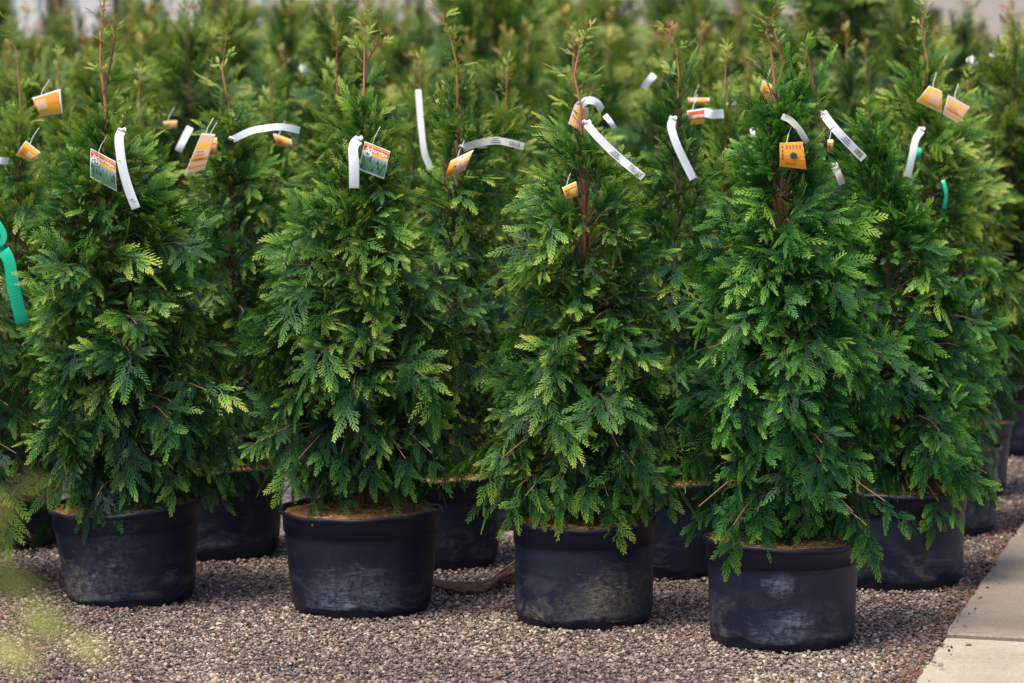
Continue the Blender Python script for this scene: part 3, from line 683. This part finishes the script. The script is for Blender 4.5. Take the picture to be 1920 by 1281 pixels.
for i, (cx, D, s, lb) in enumerate([
   (1345, 10.95, .98, 'third row tree carrying the small red Arborvitae label, behind the bent bare leader'),
   (940, 11.15, .96, 'third row tree with a slim upright green tip between the second and third front trees'),
   (645, 11.35, .99, 'third row tree whose brown stem stands just left of the second front leader'),
   (250, 11.55, .93, 'third row tree behind the first full tree from the left'),
   (-120, 11.75, .98, 'third row tree mostly outside the left edge'),
   (1440, 12.0, .95, 'fourth row tree with a blurred orange label behind the rightmost front tip'),
   (1062, 12.2, 1.01, 'fourth row tree with a fern-like green tip left of the third front leader'),
   (778, 12.4, .97, 'fourth row tree with a long blurred white strip on its stem'),
   (520, 12.6, .92, 'fourth row tree behind the sideways white strip'),
   (100, 12.8, .97, 'fourth row tree behind the orange label at the upper left'),
   (1800, 11.85, .93, 'fourth row tree at the gravel edge behind the tall pale-tipped tree')]):
    place(VMID[i % 3], at_px(cx, D), D, i * 2.1, s, lb)
rr = random.Random(5)
for k in range(5, 22):
    rx, ry = 1.42 + .26 * (k - 3), 10.95 + 1.05 * (k - 3)
    for j in range(0, 14):
        x, y = rx - j * .655 + rr.uniform(-.06, .06), ry + j * .18 + rr.uniform(-.08, .08)
        if x < -.158 * y - .3: break
        if x > .160 * y + .4: continue
        if y > 30: continue
        far = 'blurred potted evergreen among the crowded rows far behind the tagged trees' if not (j == 0) else None
        lb = far or 'potted evergreen at the gravel edge, ' + ['fifth', 'sixth', 'seventh', 'eighth', 'ninth', 'tenth', 'eleventh', 'twelfth', 'thirteenth', 'fourteenth', 'fifteenth', 'sixteenth', 'seventeenth', 'eighteenth', 'nineteenth', 'twentieth', 'twenty-first'][k - 5] + ' row from the front'
        place(VLOW[rr.randrange(3)], x, y, rr.uniform(0, 6.28), rr.uniform(.88, 1.08) * (1.12 if ry > 17 and x < 1.5 else 1), lb, 'foliage_far')
for i, (cx, D, s, lb) in enumerate([
   (1560, 17.5, 1.0, 'big dark green conifer rising behind the rightmost front tree'), (1655, 20.0, 1.05, 'big dark green conifer left of the tall pale-tipped tree'),
   (935, 18.5, .95, 'large blurred green conifer behind the second row russet tip'), (1130, 20.5, .95, 'large blurred green conifer behind the third front leader'),
   (1260, 22.5, .98, 'large blurred green conifer behind the hooked bare tip'), (1390, 24.0, 1.0, 'large blurred green conifer behind the fourth row'),
   (1020, 26.0, 1.0, 'furthest large green conifer behind the third front tree')]):
    place(VTALL[i % 2], at_px(cx, D), D, i * 1.7, s, lb)

# a near tree, left of the camera: only some soft-focus sprays reach into the picture
def near_tree():
    base = Vector((-.82, 2.2, 0)); tr = [Vector((0, 0, .25)), Vector((.0, 0, .8)), Vector((.01, 0, 1.3)), Vector((0, 0, 1.68))]
    prof = [(.34, .2, .2), (.6, .26, .26), (.85, .24, .24), (1.1, .2, .2), (1.35, .12, .12), (1.5, .05, .05)]
    cm, tm, bm = make_tree_meshes('near', tr, prof, 71, lod=1, nbr=70, tone=.5)
    # one long side branch towards the picture
    rng = np.random.RandomState(3); fr = []; tw = MB()
    tw.tube([(0, 0, 1.0), (.15, .0, 1.13), (.30, .0, 1.16), (.38, -.0, 1.15)], [.005, .004, .0025, .0012], 6)
    spots = [((60, 900), (112, 950), .016), ((-10, 930), (34, 1005), .024),
             ((-20, 1080), (110, 1150), .04), ((30, 1150), (190, 1215), .042), ((-30, 1190), (90, 1262), .045), ((130, 1200), (260, 1236), .03), ((-30, 1000), (30, 1090), .03)]
    for a, b, L in spots:
        p = P(*a, 2.2) - base; q = P(*b, 2.2) - base; d = q - p
        fr.append((np.array(tuple(p)), np.array(tuple(d)) + np.array([0, rng.uniform(-.02, .02), 0]), np.array([.2, -1, .4]), L, .1, rng.uniform(.82, .88), .05))
        tw.tube([Vector((.30, 0, 1.16)).lerp(p, .1), p], [.0015, .001], 4)
    V, T, At = realise(fr, 1, rng)
    t = assemble('out-of-focus evergreen close to the camera whose sprays blur the lower left corner', base, POTS[0][0], POTS[0][1], cm, tm, bm, M['foliage'])
    s = link('side_spray', np_mesh('side_spray', V, T, {'tone': At}), M['foliage'], t); tw.build('side_branch', M['twig'], t)
near_tree()

# ------------------------------------------------------------------ tags and labels
def ribbon(pts, wid, D, mk, th=.0007, seg=12, twist=0.0):
    P3 = [P(x, y, D) for x, y in pts]; C = []
    for i in range(len(P3) - 1):
        a, b = P3[max(i - 1, 0)], P3[min(i + 2, len(P3) - 1)]
        for s in range(seg):
            t = s / seg; p1, p2 = P3[i], P3[i + 1]
            C.append(.5 * ((2 * p1) + (-a + p2) * t + (2 * a - 5 * p1 + 4 * p2 - b) * t * t + (-a + 3 * p1 - 3 * p2 + b) * t ** 3))
    C.append(P3[-1]); m = MB(); n = len(C); W = wid * D / F / 2; vs = []
    for i, c in enumerate(C):
        t = (C[min(i + 1, n - 1)] - C[max(i - 1, 0)]).normalized(); f = i / (n - 1)
        an = twist * f + .25 * math.sin(f * 5 + pts[0][0])
        s = Vector((-t.z, 0, t.x)).normalized(); s = s * math.cos(an) + Vector((0, -1, 0)) * math.sin(an); nrm = t.cross(s).normalized() * th / 2
        wv = W * (.75 if i == 0 else 1)
        c = c + Vector((0, -.012 * math.sin(f * 3.14), 0))
        vs += [c - s * wv - nrm, c + s * wv - nrm, c + s * wv + nrm, c - s * wv + nrm]
    fs = []
    for i in range(n - 1):
        for k in range(4):
            a = 4 * i + k; b = 4 * i + (k + 1) % 4; fs.append((a, b, b + 4, a + 4))
    fs += [(3, 2, 1, 0), tuple(4 * (n - 1) + k for k in range(4))]
    m.add(vs, fs)
    return m, C, W
def strip_tag(pts, wd, D, mk, lb, barcode, name='tag_strip', cat='tag', group='white tag strips tied to the trees'):
    m, C, W = ribbon(pts, wd, D, mk)
    o = m.build(name, M[mk], None, smooth=False); tag(o, lb, cat, group)
    if wd > 12 and len(pts) > 2 and D < 11:      # loop round the twig
        k = MB(); c = C[0]; ls = []
        for q in range(9):
            a = q / 8 * 6.28; ls.append(c + Vector((math.cos(a) * .010, math.sin(a) * .008 + .006, .004 + .004 * math.sin(a * 2))))
        k.tube(ls, .0035, 5); k.build('loop', M[mk], o)
    if barcode:
        k = MB(); n = len(C); rnd = random.Random(4)
        def stroke(f, l, hw, off=0):
            i = min(int(f * (n - 1)), n - 2); u = f * (n - 1) - i; c = C[i].lerp(C[i + 1], u) + Vector((0, -.012 * math.sin(f * 3.14) - .0035, 0)); t = (C[i + 1] - C[i]).normalized(); s = Vector((-t.z, 0, t.x))
            c = c + s * off; k.add([c - s * hw - t * l, c + s * hw - t * l, c + s * hw + t * l, c - s * hw + t * l], [(0, 1, 2, 3)])
        f = .80
        while f < .93: stroke(f, rnd.uniform(.0003, .0009), W * .62); f += rnd.uniform(.009, .016)
        for q in range(3): stroke(.62 + q * .0, .010 + .003 * q, .0011, W * (.5 - .5 * q))
        k.build('barcode', M['ink'], o)
    return o
for s_ in STRIPS: strip_tag(*s_)
g_, _, _ = ribbon([(-8, 412), (8, 440), (2, 462), (14, 472)], 12, 9.66, 'green_tape')
gr, _, _ = ribbon([(6, 470), (18, 490), (28, 545), (42, 606)], 24, 9.62, 'green_tape')
gr.v += []; b_ = len(gr.v); gr.v += g_.v; gr.f += [[i + b_ for i in f] for f in g_.f]; gr.m += g_.m
tag(gr.build('ribbon', M['green_tape']), 'broad bright green ribbon hanging at the left edge of the photo', 'ribbon', 'green ribbons')
for pts, wd, D, lb in (([(1768, 338), (1773, 362), (1770, 392)], 7, 10.72, 'thin green ribbon running down the trunk of the far right tree'), ([(1722, 276), (1716, 300)], 14, 10.8, 'short green ribbon scrap behind the curved white strip')):
    g_, _, _ = ribbon(pts, wd, D, 'green_tape'); tag(g_.build('ribbon', M['green_tape']), lb, 'ribbon', 'green ribbons')

def text_mesh(body, size=1.0):
    cu = bpy.data.curves.new('lettering', 'FONT'); cu.body = body; cu.size = size; cu.resolution_u = 3; cu.offset = .012
    o = bpy.data.objects.new('tmp', cu); COL.objects.link(o); bpy.context.view_layer.update()
    me = bpy.data.meshes.new_from_object(o); bpy.data.objects.remove(o); bpy.data.curves.remove(cu)
    v = np.array([tuple(q.co) for q in me.vertices]); f = [list(p.vertices) for p in me.polygons]; bpy.data.meshes.remove(me)
    lo, hi = v.min(0), v.max(0); v = (v - lo) / np.maximum(hi - lo, 1e-6)
    return v[:, :2], f
ARB = text_mesh('Arborvitae')
def plant_label(q, D, style, lb):
    c = [P(x, y, D) for x, y in q]
    if len(c) == 5: notch = c; c = [c[0] + (c[1] - c[0]) * .0, c[2] + (c[1] - c[2]) * .4, c[3], c[4]]
    bow = random.Random(lb).uniform(.004, .009)
    def mp(u, v, k=0): # v down
        p = (c[0] * (1 - u) + c[1] * u) * (1 - v) + (c[3] * (1 - u) + c[2] * u) * v
        return p + Vector((0, -bow * math.sin(math.pi * v) - .0012 * k - .004 * (u - .5), 0))
    sheet = MB(); N = 8; mats = [M['white'], M['red'], M['orange'], M['amber'], M['peach'], M['pgreen'], M['pdark'], M['psky'], M['ink']]
    vs = [mp(i / N, j / N) for j in range(N + 1) for i in range(N + 1)]; vb = [p + Vector((0, .0009, 0)) for p in vs]; n = N + 1
    fs = [(j * n + i, j * n + i + 1, (j + 1) * n + i + 1, (j + 1) * n + i) for j in range(N) for i in range(N)]
    sheet.add(vs, fs, 0); sheet.add(vb, [f[::-1] for f in fs], 0)
    o_ = len(vs); edge = [i for i in range(n)] + [j * n + N for j in range(1, n)] + [N * n + i for i in range(N - 1, -1, -1)] + [j * n for j in range(N - 1, 0, -1)]
    sheet.v += []; 
    for a, b in zip(edge, edge[1:] + edge[:1]): sheet.f.append([b, a, a + o_, b + o_]); sheet.m.append(0)
    def patch(u0, v0, u1, v1, m, k=1, nn=6):
        vs = [mp(u0 + (u1 - u0) * i / nn, v0 + (v1 - v0) * j / nn, k) for j in range(nn + 1) for i in range(nn + 1)]; w_ = nn + 1
        sheet.add(vs, [(j * w_ + i, j * w_ + i + 1, (j + 1) * w_ + i + 1, (j + 1) * w_ + i) for j in range(nn) for i in range(nn)], m)
    def disc(u, v, r, m, k=2, ru=None):
        sheet.add([mp(u + (ru or r) * math.cos(a * .3927), v + r * math.sin(a * .3927), k) for a in range(16)], [tuple(range(16))], m)
    rnd = random.Random(lb)
    if style in ('picture', 'flake'):
        patch(.02, .03, .98, .26, 1); patch(.02, .05, .98, .12, 2, 2, 4); patch(.02, .26, .98, .38, 3)
        patch(.02, .38, .98, .95, 7)
        for row in range(3):
            for k in range(7):
                u = .07 + k * .143 + .05 * (row % 2); v = .46 + row * .15
                w2 = rnd.uniform(.055, .075); h = rnd.uniform(.14, .2); kk = 2 + row; m_ = 5 if rnd.random() < .6 else 6
                u = min(max(u, .09), .91)
                sheet.add([mp(u - w2, min(.95, v + h), kk), mp(u - w2 * .6, v + h * .4, kk), mp(u, v - .03, kk), mp(u + w2 * .6, v + h * .4, kk), mp(u + w2, min(.95, v + h), kk)], [(0, 1, 2, 3, 4)], m_)
        disc(.2, .36, .115, 0, 3, .17); disc(.2, .36, .085, 0 if style == 'flake' else 6, 4, .13); disc(.2, .36, .06, 0, 5, .09)
        for a in range(3 if style == 'flake' else 2):
            an = a * 1.047 + .5; du, dv = math.cos(an) * .10, math.sin(an) * .07; nu, nv = -math.sin(an) * .014, math.cos(an) * .010
            sheet.add([mp(.2 - du + nu, .36 - dv + nv, 6), mp(.2 + du + nu, .36 + dv + nv, 6), mp(.2 + du - nu, .36 + dv - nv, 6), mp(.2 - du - nu, .36 - dv - nv, 6)], [(0, 1, 2, 3)], 6)
    elif style == 'redtext':
        patch(.02, .08, .98, .68, 1); patch(.02, .68, .98, .97, 3)
    elif style == 'orange':
        patch(.03, .04, .97, .97, 2); patch(.03, .04, .97, .3, 3, 2); patch(.5, .4, .9, .85, 4, 2)
        for k in range(3): patch(.12, .42 + k * .15, .42 - .06 * k, .46 + k * .15, 8, 3, 1)
    elif style == 'amber2':
        patch(.0, .05, .94, .6, 2); patch(.0, .6, .94, .97, 3); patch(.05, .2, .45, .7, 4, 2)
    elif style == 'yellow': patch(.04, .03, .98, .97, 3); patch(.3, .2, .9, .8, 4, 2)
    elif style == 'peach':
        patch(.03, .03, .97, .25, 4); patch(.03, .25, .97, .38, 3); patch(.03, .38, .97, .97, 4); patch(.03, .6, .97, .66, 2, 2); patch(.03, .8, .97, .84, 3, 2)
        for k in range(3): patch(.15, .45 + k * .1, .6 + .08 * k, .465 + k * .1, 8, 3, 1)
    elif style == 'worn':
        patch(.0, .03, .45, .97, 2); patch(.35, .03, .97, .97, 4, 2); patch(.8, .03, .97, .5, 3, 3); patch(.28, .45, .42, .52, 8, 3, 2); patch(.56, .05, .585, .95, 8, 3, 2)
    elif style == 'dots':
        patch(.0, .0, 1, 1, 3, 1); patch(.02, .02, .98, .98, 2, 2); disc(.55, .52, .15, 5, 3, .17); disc(.55, .52, .11, 8, 4, .12)
        for k in range(4): patch(.08 + 0 * k, .12 + k * .16, .13, .22 + k * .16, 8, 3, 1)
        for k in range(5): patch(.26 + k * .14, .12, .33 + k * .14, .17, 8, 3, 1); patch(.26 + k * .14, .21, .31 + k * .14, .25, 8, 3, 1)
        for k in range(4): patch(.24 + k * .1, .82, .29 + k * .1, .87, 8, 3, 1)
    o = sheet.build('plant_label', mats); tag(o, lb, 'plant label', 'printed plant labels hanging from the trees')
    if style in ('picture', 'flake', 'redtext'):
        t = MB(); v, f = ARB; u0, u1, v0, v1 = {'picture': (.10, .94, .115, .25), 'flake': (.10, .94, .115, .25), 'redtext': (.04, .95, .26, .58)}[style]
        t.add([mp(u0 + x * (u1 - u0), v1 - y * (v1 - v0), 3) for x, y in v], f); t.build('lettering', M['white'], o)
    k = MB(); top = mp(.3, .03); k.tube([top, top + Vector((.006, .02, .022)), top + Vector((.02, .06, .05))], .0008, 4); k.build('string', M['white'], o)
    return o
for q in LABELS: plant_label(*q)

# ------------------------------------------------------------------ ground, stones, pavement
def sheet(name, pts, z, mt, kind='structure'):
    m = MB(); m.add([(x, y, z) for x, y in pts], [tuple(range(len(pts)))]); return tag(m.build(name, mt), kind=kind)
sheet('ground', [(-250, -30), (250, -30), (250, 450), (-250, 450)], -.012, M['ground'])
e0, e1 = G(1720, 1281), G(1920, 985); ed = (e1 - e0).normalized(); en = Vector((ed.y, -ed.x, 0))
j0 = G(1768, 1203); jd = (G(1920, 1211) - j0).normalized()
sj = (j0 - e0).dot(ed)
def slab(s0, s1, wdt, mt, name, lb, z1=.012):
    m = MB(); z0 = -.10; bev = .004; n = 60; rnd = random.Random(int(s0 * 10) + 3)
    a = e0 + ed * s0; b = e0 + ed * s1
    sk = (jd.dot(ed)) / jd.dot(en)
    ring = [(s0, 0), (s1, 0), (s1 + sk * wdt, wdt), (s0 + sk * wdt, wdt)]
    pts = []
    for (sa, wa), (sb, wb) in zip(ring, ring[1:] + ring[:1]):
        for k in range(n):
            f = k / n; s = sa + (sb - sa) * f; w_ = wa + (wb - wa) * f
            p = e0 + ed * s + en * w_; p += en * (.007 * noise.noise(Vector((s * 9, w_ * 9, s0)))) + ed * (.003 * noise.noise(Vector((w_ * 12, s * 9, 4 + s0)))); pts.append(p)
    c = sum(pts, Vector()) / len(pts); N = len(pts); vs = []
    for z, ins in ((z0, 0), (z1 - bev, 0), (z1, bev)):
        for p in pts: q = p + (c - p).normalized() * ins * 1.4; vs.append((q.x, q.y, z))
    fs = [(i + N * l, (i + 1) % N + N * l, (i + 1) % N + N * (l + 1), i + N * (l + 1)) for l in (0, 1) for i in range(N)] + [tuple(range(2 * N, 3 * N))]
    m.add(vs, fs); o = m.build(name, mt); return tag(o, lb, kind='structure')
slab(sj - 6, sj - 1.53, 1.5, M['concrete'], 'pavement', None); slab(sj - 1.52, sj - .004, 1.5, M['concrete_pale'], 'pavement', 'pale sandy pavement slab')
slab(sj + .006, sj + 3.4, 1.5, M['concrete'], 'pavement', 'grey-brown pavement slab', .022); slab(sj + 3.41, sj + 12, 1.5, M['concrete'], 'pavement', None)

ico_v = []; t_ = (1 + 5 ** .5) / 2
for a, b in ((-1, t_), (1, t_), (-1, -t_), (1, -t_)): ico_v.append((a, b, 0))
for a, b in ((-1, t_), (1, t_), (-1, -t_), (1, -t_)): ico_v.append((0, a, b))
for a, b in ((-1, t_), (1, t_), (-1, -t_), (1, -t_)): ico_v.append((b, 0, a))
ico_v = np.array(ico_v) / math.hypot(1, t_)
ico_f = []
for i in range(12):
    for j in range(i + 1, 12):
        for k in range(j + 1, 12):
            d = [np.linalg.norm(ico_v[a] - ico_v[b]) for a, b in ((i, j), (j, k), (i, k))]
            if max(d) < 1.1:
                n = np.cross(ico_v[j] - ico_v[i], ico_v[k] - ico_v[i]); ico_f.append((i, j, k) if n.dot(ico_v[i]) > 0 else (i, k, j))
ico_f = np.array(ico_f)
rs = np.random.RandomState(9)
def scatter_stones(x0, x1, y0, y1, step):
    xs, ys = np.meshgrid(np.arange(x0, x1, step), np.arange(y0, y1, step)); p = np.stack([xs.ravel(), ys.ravel()], 1); p += rs.uniform(-step * .6, step * .6, p.shape)
    return p
pp = np.concatenate([scatter_stones(-1.75, 1.9, 7.95, 9.6, .0090), scatter_stones(-1.9, 2.0, 9.6, 10.8, .0125), scatter_stones(1.3, 2.5, 10.8, 13.8, .016)])
d_edge = (pp[:, 0] - e0.x) * en.x + (pp[:, 1] - e0.y) * en.y
pp = pp[(d_edge < -.001) | ((d_edge < .09) & (rs.rand(len(pp)) < .07 * np.exp(-np.clip(d_edge, 0, 1) / .03)))]; d_edge = (pp[:, 0] - e0.x) * en.x + (pp[:, 1] - e0.y) * en.y
pp = pp[np.abs(pp[:, 0]) < pp[:, 1] * .162]
n = len(pp); sz = rs.lognormal(math.log(.0048), .30, n); sz = np.minimum(sz, .014)
big_ = rs.rand(n) < .002; sz[big_] *= 1.5
de = (pp[:, 0] - e0.x) * en.x + (pp[:, 1] - e0.y) * en.y
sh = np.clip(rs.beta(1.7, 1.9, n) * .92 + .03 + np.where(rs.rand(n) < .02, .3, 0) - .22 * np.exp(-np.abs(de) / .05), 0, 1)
lowf = np.array([noise.noise(Vector((float(a) * 2.2, float(b) * 1.6, 3.3))) + .5 * noise.noise(Vector((float(a) * 7, float(b) * 4, 1.3))) for a, b in pp]); sh = np.clip(.5 + (sh - .5) * .86 + .16 * lowf, 0, 1)
q = rs.normal(size=(n, 4)); q /= np.linalg.norm(q, axis=1, keepdims=True); qw, qx, qy, qz = q.T
Rm = np.stack([1 - 2 * (qy * qy + qz * qz), 2 * (qx * qy - qz * qw), 2 * (qx * qz + qy * qw), 2 * (qx * qy + qz * qw), 1 - 2 * (qx * qx + qz * qz), 2 * (qy * qz - qx * qw),
               2 * (qx * qz - qy * qw), 2 * (qy * qz + qx * qw), 1 - 2 * (qx * qx + qy * qy)], 1).reshape(n, 3, 3)
ax = rs.uniform(.6, 1.25, (n, 3)); V = ico_v[None] * (1 + rs.uniform(-.28, .2, (n, 12, 1))) * ax[:, None, :] * sz[:, None, None]
V = np.einsum('nij,nkj->nki', Rm, V); V[..., 2] *= .75; zc = np.where(de > 0, .022, 0) + rs.uniform(-.006, .004, n)
V = V + np.stack([pp[:, 0], pp[:, 1], zc], 1)[:, None, :]
T = (ico_f[None] + (np.arange(n) * 12)[:, None, None]).reshape(-1, 3)
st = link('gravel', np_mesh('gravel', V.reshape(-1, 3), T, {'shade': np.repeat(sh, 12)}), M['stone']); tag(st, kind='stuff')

# dry litter: shed brown scale-leaves and twigs, thick along the pavement edge
lt = MB(); r_ = random.Random(8)
for k in range(1300):
    if k < 520: s = r_.uniform(-.3, 3.5); p = e0 + ed * s - en * abs(r_.gauss(.03, .07)); p.z = .006
    else: p = Vector((r_.uniform(-1.5, 1.3), r_.uniform(8.2, 10.5), .007))
    a = r_.uniform(0, 3.14); l = r_.uniform(.006, .03) * (1.5 if r_.random() < .1 else 1); d = Vector((math.cos(a), math.sin(a), r_.uniform(-.08, .12))) * l / 2; mid = p + Vector((r_.uniform(-.003, .003), r_.uniform(-.003, .003), .003))
    lt.tube([p - d, mid, p + d], [.0008, r_.uniform(.0009, .0018), .0006], 4)
tag(lt.build('leaf_litter', M['litter']), kind='stuff')
# twisted dead root between the second and third front pots
rb = MB(); r_ = random.Random(2)
for k in range(16):
    pts = []
    for i in range(11):
        f = i / 10; x = 805 + 170 * f; y = 1100 + 16 * math.sin(f * 3.6) * (1 if k % 3 else .5) - (22 * max(0, f - .62) / .38) * (k % 4) / 3
        g = G(x, y); g += Vector((r_.uniform(-.006, .006), r_.uniform(-.02, .02) + .02 * math.sin(k), .014 + r_.uniform(0, .008) + .022 * max(0, f - .6) * (k % 5))); pts.append(g)
    rb.tube(pts, [.0035 + .0035 * (k % 4 == 0)] * 10 + [.001], 5)
tag(rb.build('dead_root', M['bark']), 'twisted brown dead root lying on the gravel between the second and third front pots', 'root')

# ------------------------------------------------------------------ far background
def building(name, x0, x1, D, z1, wall, label, wins, depth=8, trim=None):
    X0, X1 = at_px(x0, D), at_px(x1, D); t = thing(name, ((X0 + X1) / 2, D + depth / 2, 0), label, 'building')
    w2 = X1 - X0; m = MB(); m.box((0, 0, z1 / 2), (w2, depth, z1)); m.build('wall', M[wall], t)
    m = MB(); m.box((0, 0, z1 + .12), (w2 + .6, depth + .6, .22)); m.add([(-w2 / 2 - .3, -depth / 2 - .3, z1 + .232), (w2 / 2 + .3, -depth / 2 - .3, z1 + .232), (w2 / 2 + .3, depth / 2 + .3, z1 + .232), (-w2 / 2 - .3, depth / 2 + .3, z1 + .232), (-w2 / 2, 0, z1 + 1.3), (w2 / 2, 0, z1 + 1.3)], [(0, 1, 5, 4), (2, 3, 4, 5), (1, 2, 5), (3, 0, 4)]); m.build('roof', M['roof'], t)
    for a, b, za, zb in wins:
        xa, xb = at_px(a, D) - t.location.x, at_px(b, D) - t.location.x
        m = MB(); m.box(((xa + xb) / 2, -depth / 2 - .03, (za + zb) / 2), (xb - xa, .05, zb - za)); f = m.build('window', M['dark_trim'], t)
        m = MB(); m.box(((xa + xb) / 2, -depth / 2 - .06, (za + zb) / 2), (xb - xa - .12, .02, zb - za - .12)); m.build('pane', M['glass'], f)
    if trim:
        m = MB(); m.box((0, -depth / 2 - .06, trim), (w2, .1, .22)); m.build('trim', M['dark_trim'], t)
    return t
building('storage_building', -260, 425, 42, 3.2, 'white_wall', 'blurred white storage building with dark openings at the top left', [(-40, 20, .1, 2.5), (95, 125, .1, 2.6), (378, 425, .1, 2.6), (215, 228, 1.2, 2.6)])
building('sales_building', 440, 760, 36, 3.4, 'beige_wall', 'blurred beige sales building with a dark band behind the second front tree', [(600, 640, 2.3, 3.0)], trim=1.78)
building('long_shed', 800, 1500, 60, 4.5, 'beige_wall', 'long pale shed far behind the middle of the photo', [(900, 960, 1, 2.5), (1100, 1160, 1, 2.5)])
building('warehouse', 1560, 2500, 58, 4.2, 'beige_wall', 'long beige warehouse far behind at the top right', [(1700, 1760, .5, 2.3), (1990, 2060, .5, 2.4)])
def post(x, D, r, h, lb):
    m = MB(); g = Vector((at_px(x, D), D, 0)); m.tube([g, g + Vector((0, 0, h))], r, 10); m.box(g + Vector((0, 0, .03)), (r * 5, r * 5, .06)); m.tube([g + Vector((0, 0, h)), g + Vector((0, 0, h + .03))], r * 1.25, 10)
    tag(m.build('steel_post', M['steel'], None), lb, 'post', 'galvanised posts in the background')
post(492, 26, .030, 2.6, 'blurred galvanised post in front of the beige sales building'); post(1806, 26, .026, 2.6, 'blurred galvanised post at the top right')
def young_tree(x, D, r, lb, seed):
    t = thing('young_tree', (at_px(x, D), D, 0), lb, 'tree', 'young pale-barked trees in the background'); rg = np.random.RandomState(seed); tk = MB()
    pts = [Vector((rg.normal(0, .012), rg.normal(0, .012), z)) for z in np.linspace(0, 3.4, 12)]; tk.tube(pts, [r * (1 - .6 * i / 11) for i in range(12)], 8)
    V, T = [], []
    for k in range(40):
        z = rg.uniform(2.1, 3.4); a = rg.uniform(0, 6.28); L = rg.uniform(.3, .7); e = Vector((math.cos(a) * L, math.sin(a) * L, z + L * .7)); tk.tube([(0, 0, z), e], [.012, .003], 4)
        for q in range(45):
            f = rg.uniform(.3, 1.05); c = np.array([e.x * f, e.y * f, z + (e.z - z) * f]) + rg.normal(0, .05, 3); u, v = norm(rg.normal(size=3)) * .022, norm(rg.normal(size=3)) * .018; b = len(V)
            V += [c - u, c + v, c + u, c - v]; T += [(b, b + 1, b + 2), (b, b + 2, b + 3)]
    tk.build('trunk', M['birch'], t, True); link('crown', np_mesh('crown', np.array(V), np.array(T), {'tone': np.repeat(rg.uniform(.4, .7, len(V) // 4), 4)}), M['foliage'], t)
for i, (x, D, r, lb) in enumerate([(78, 22, .034, 'pale slender trunk left of the first front leader'), (28, 27, .03, 'pale slender trunk nearest the left edge'), (657, 24, .03, 'pale slender trunk above the second row, left of the second front leader'),
    (1176, 23, .03, 'pale slender trunk above the gap between the third and fourth front trees'), (148, 25, .025, 'thin pale trunk right of the navy barrel')]): young_tree(x, D, r, lb, 80 + i)
bm_ = MB(); g = Vector((at_px(136, 27), 27, 0)); prof = [(.0, .0), (.22, .0), (.25, .1), (.27, .5), (.26, .9), (.28, .95), (.28, 1.0), (.26, 1.05), (.25, 1.45), (.22, 1.62), (.12, 1.68), (0, 1.7)]
vs = []; fs = []
for (r, z) in prof:
    for k in range(24): vs.append(g + Vector((max(r, .001) * math.cos(k * .2618), max(r, .001) * math.sin(k * .2618), z)))
for i in range(len(prof) - 1):
    for k in range(24): fs.append((i * 24 + k, i * 24 + (k + 1) % 24, (i + 1) * 24 + (k + 1) % 24, (i + 1) * 24 + k))
bm_.add(vs, fs); tag(bm_.build('water_barrel', M['navy'], None, True), 'blurred tall navy barrel between pale trunks at the top left', 'barrel')
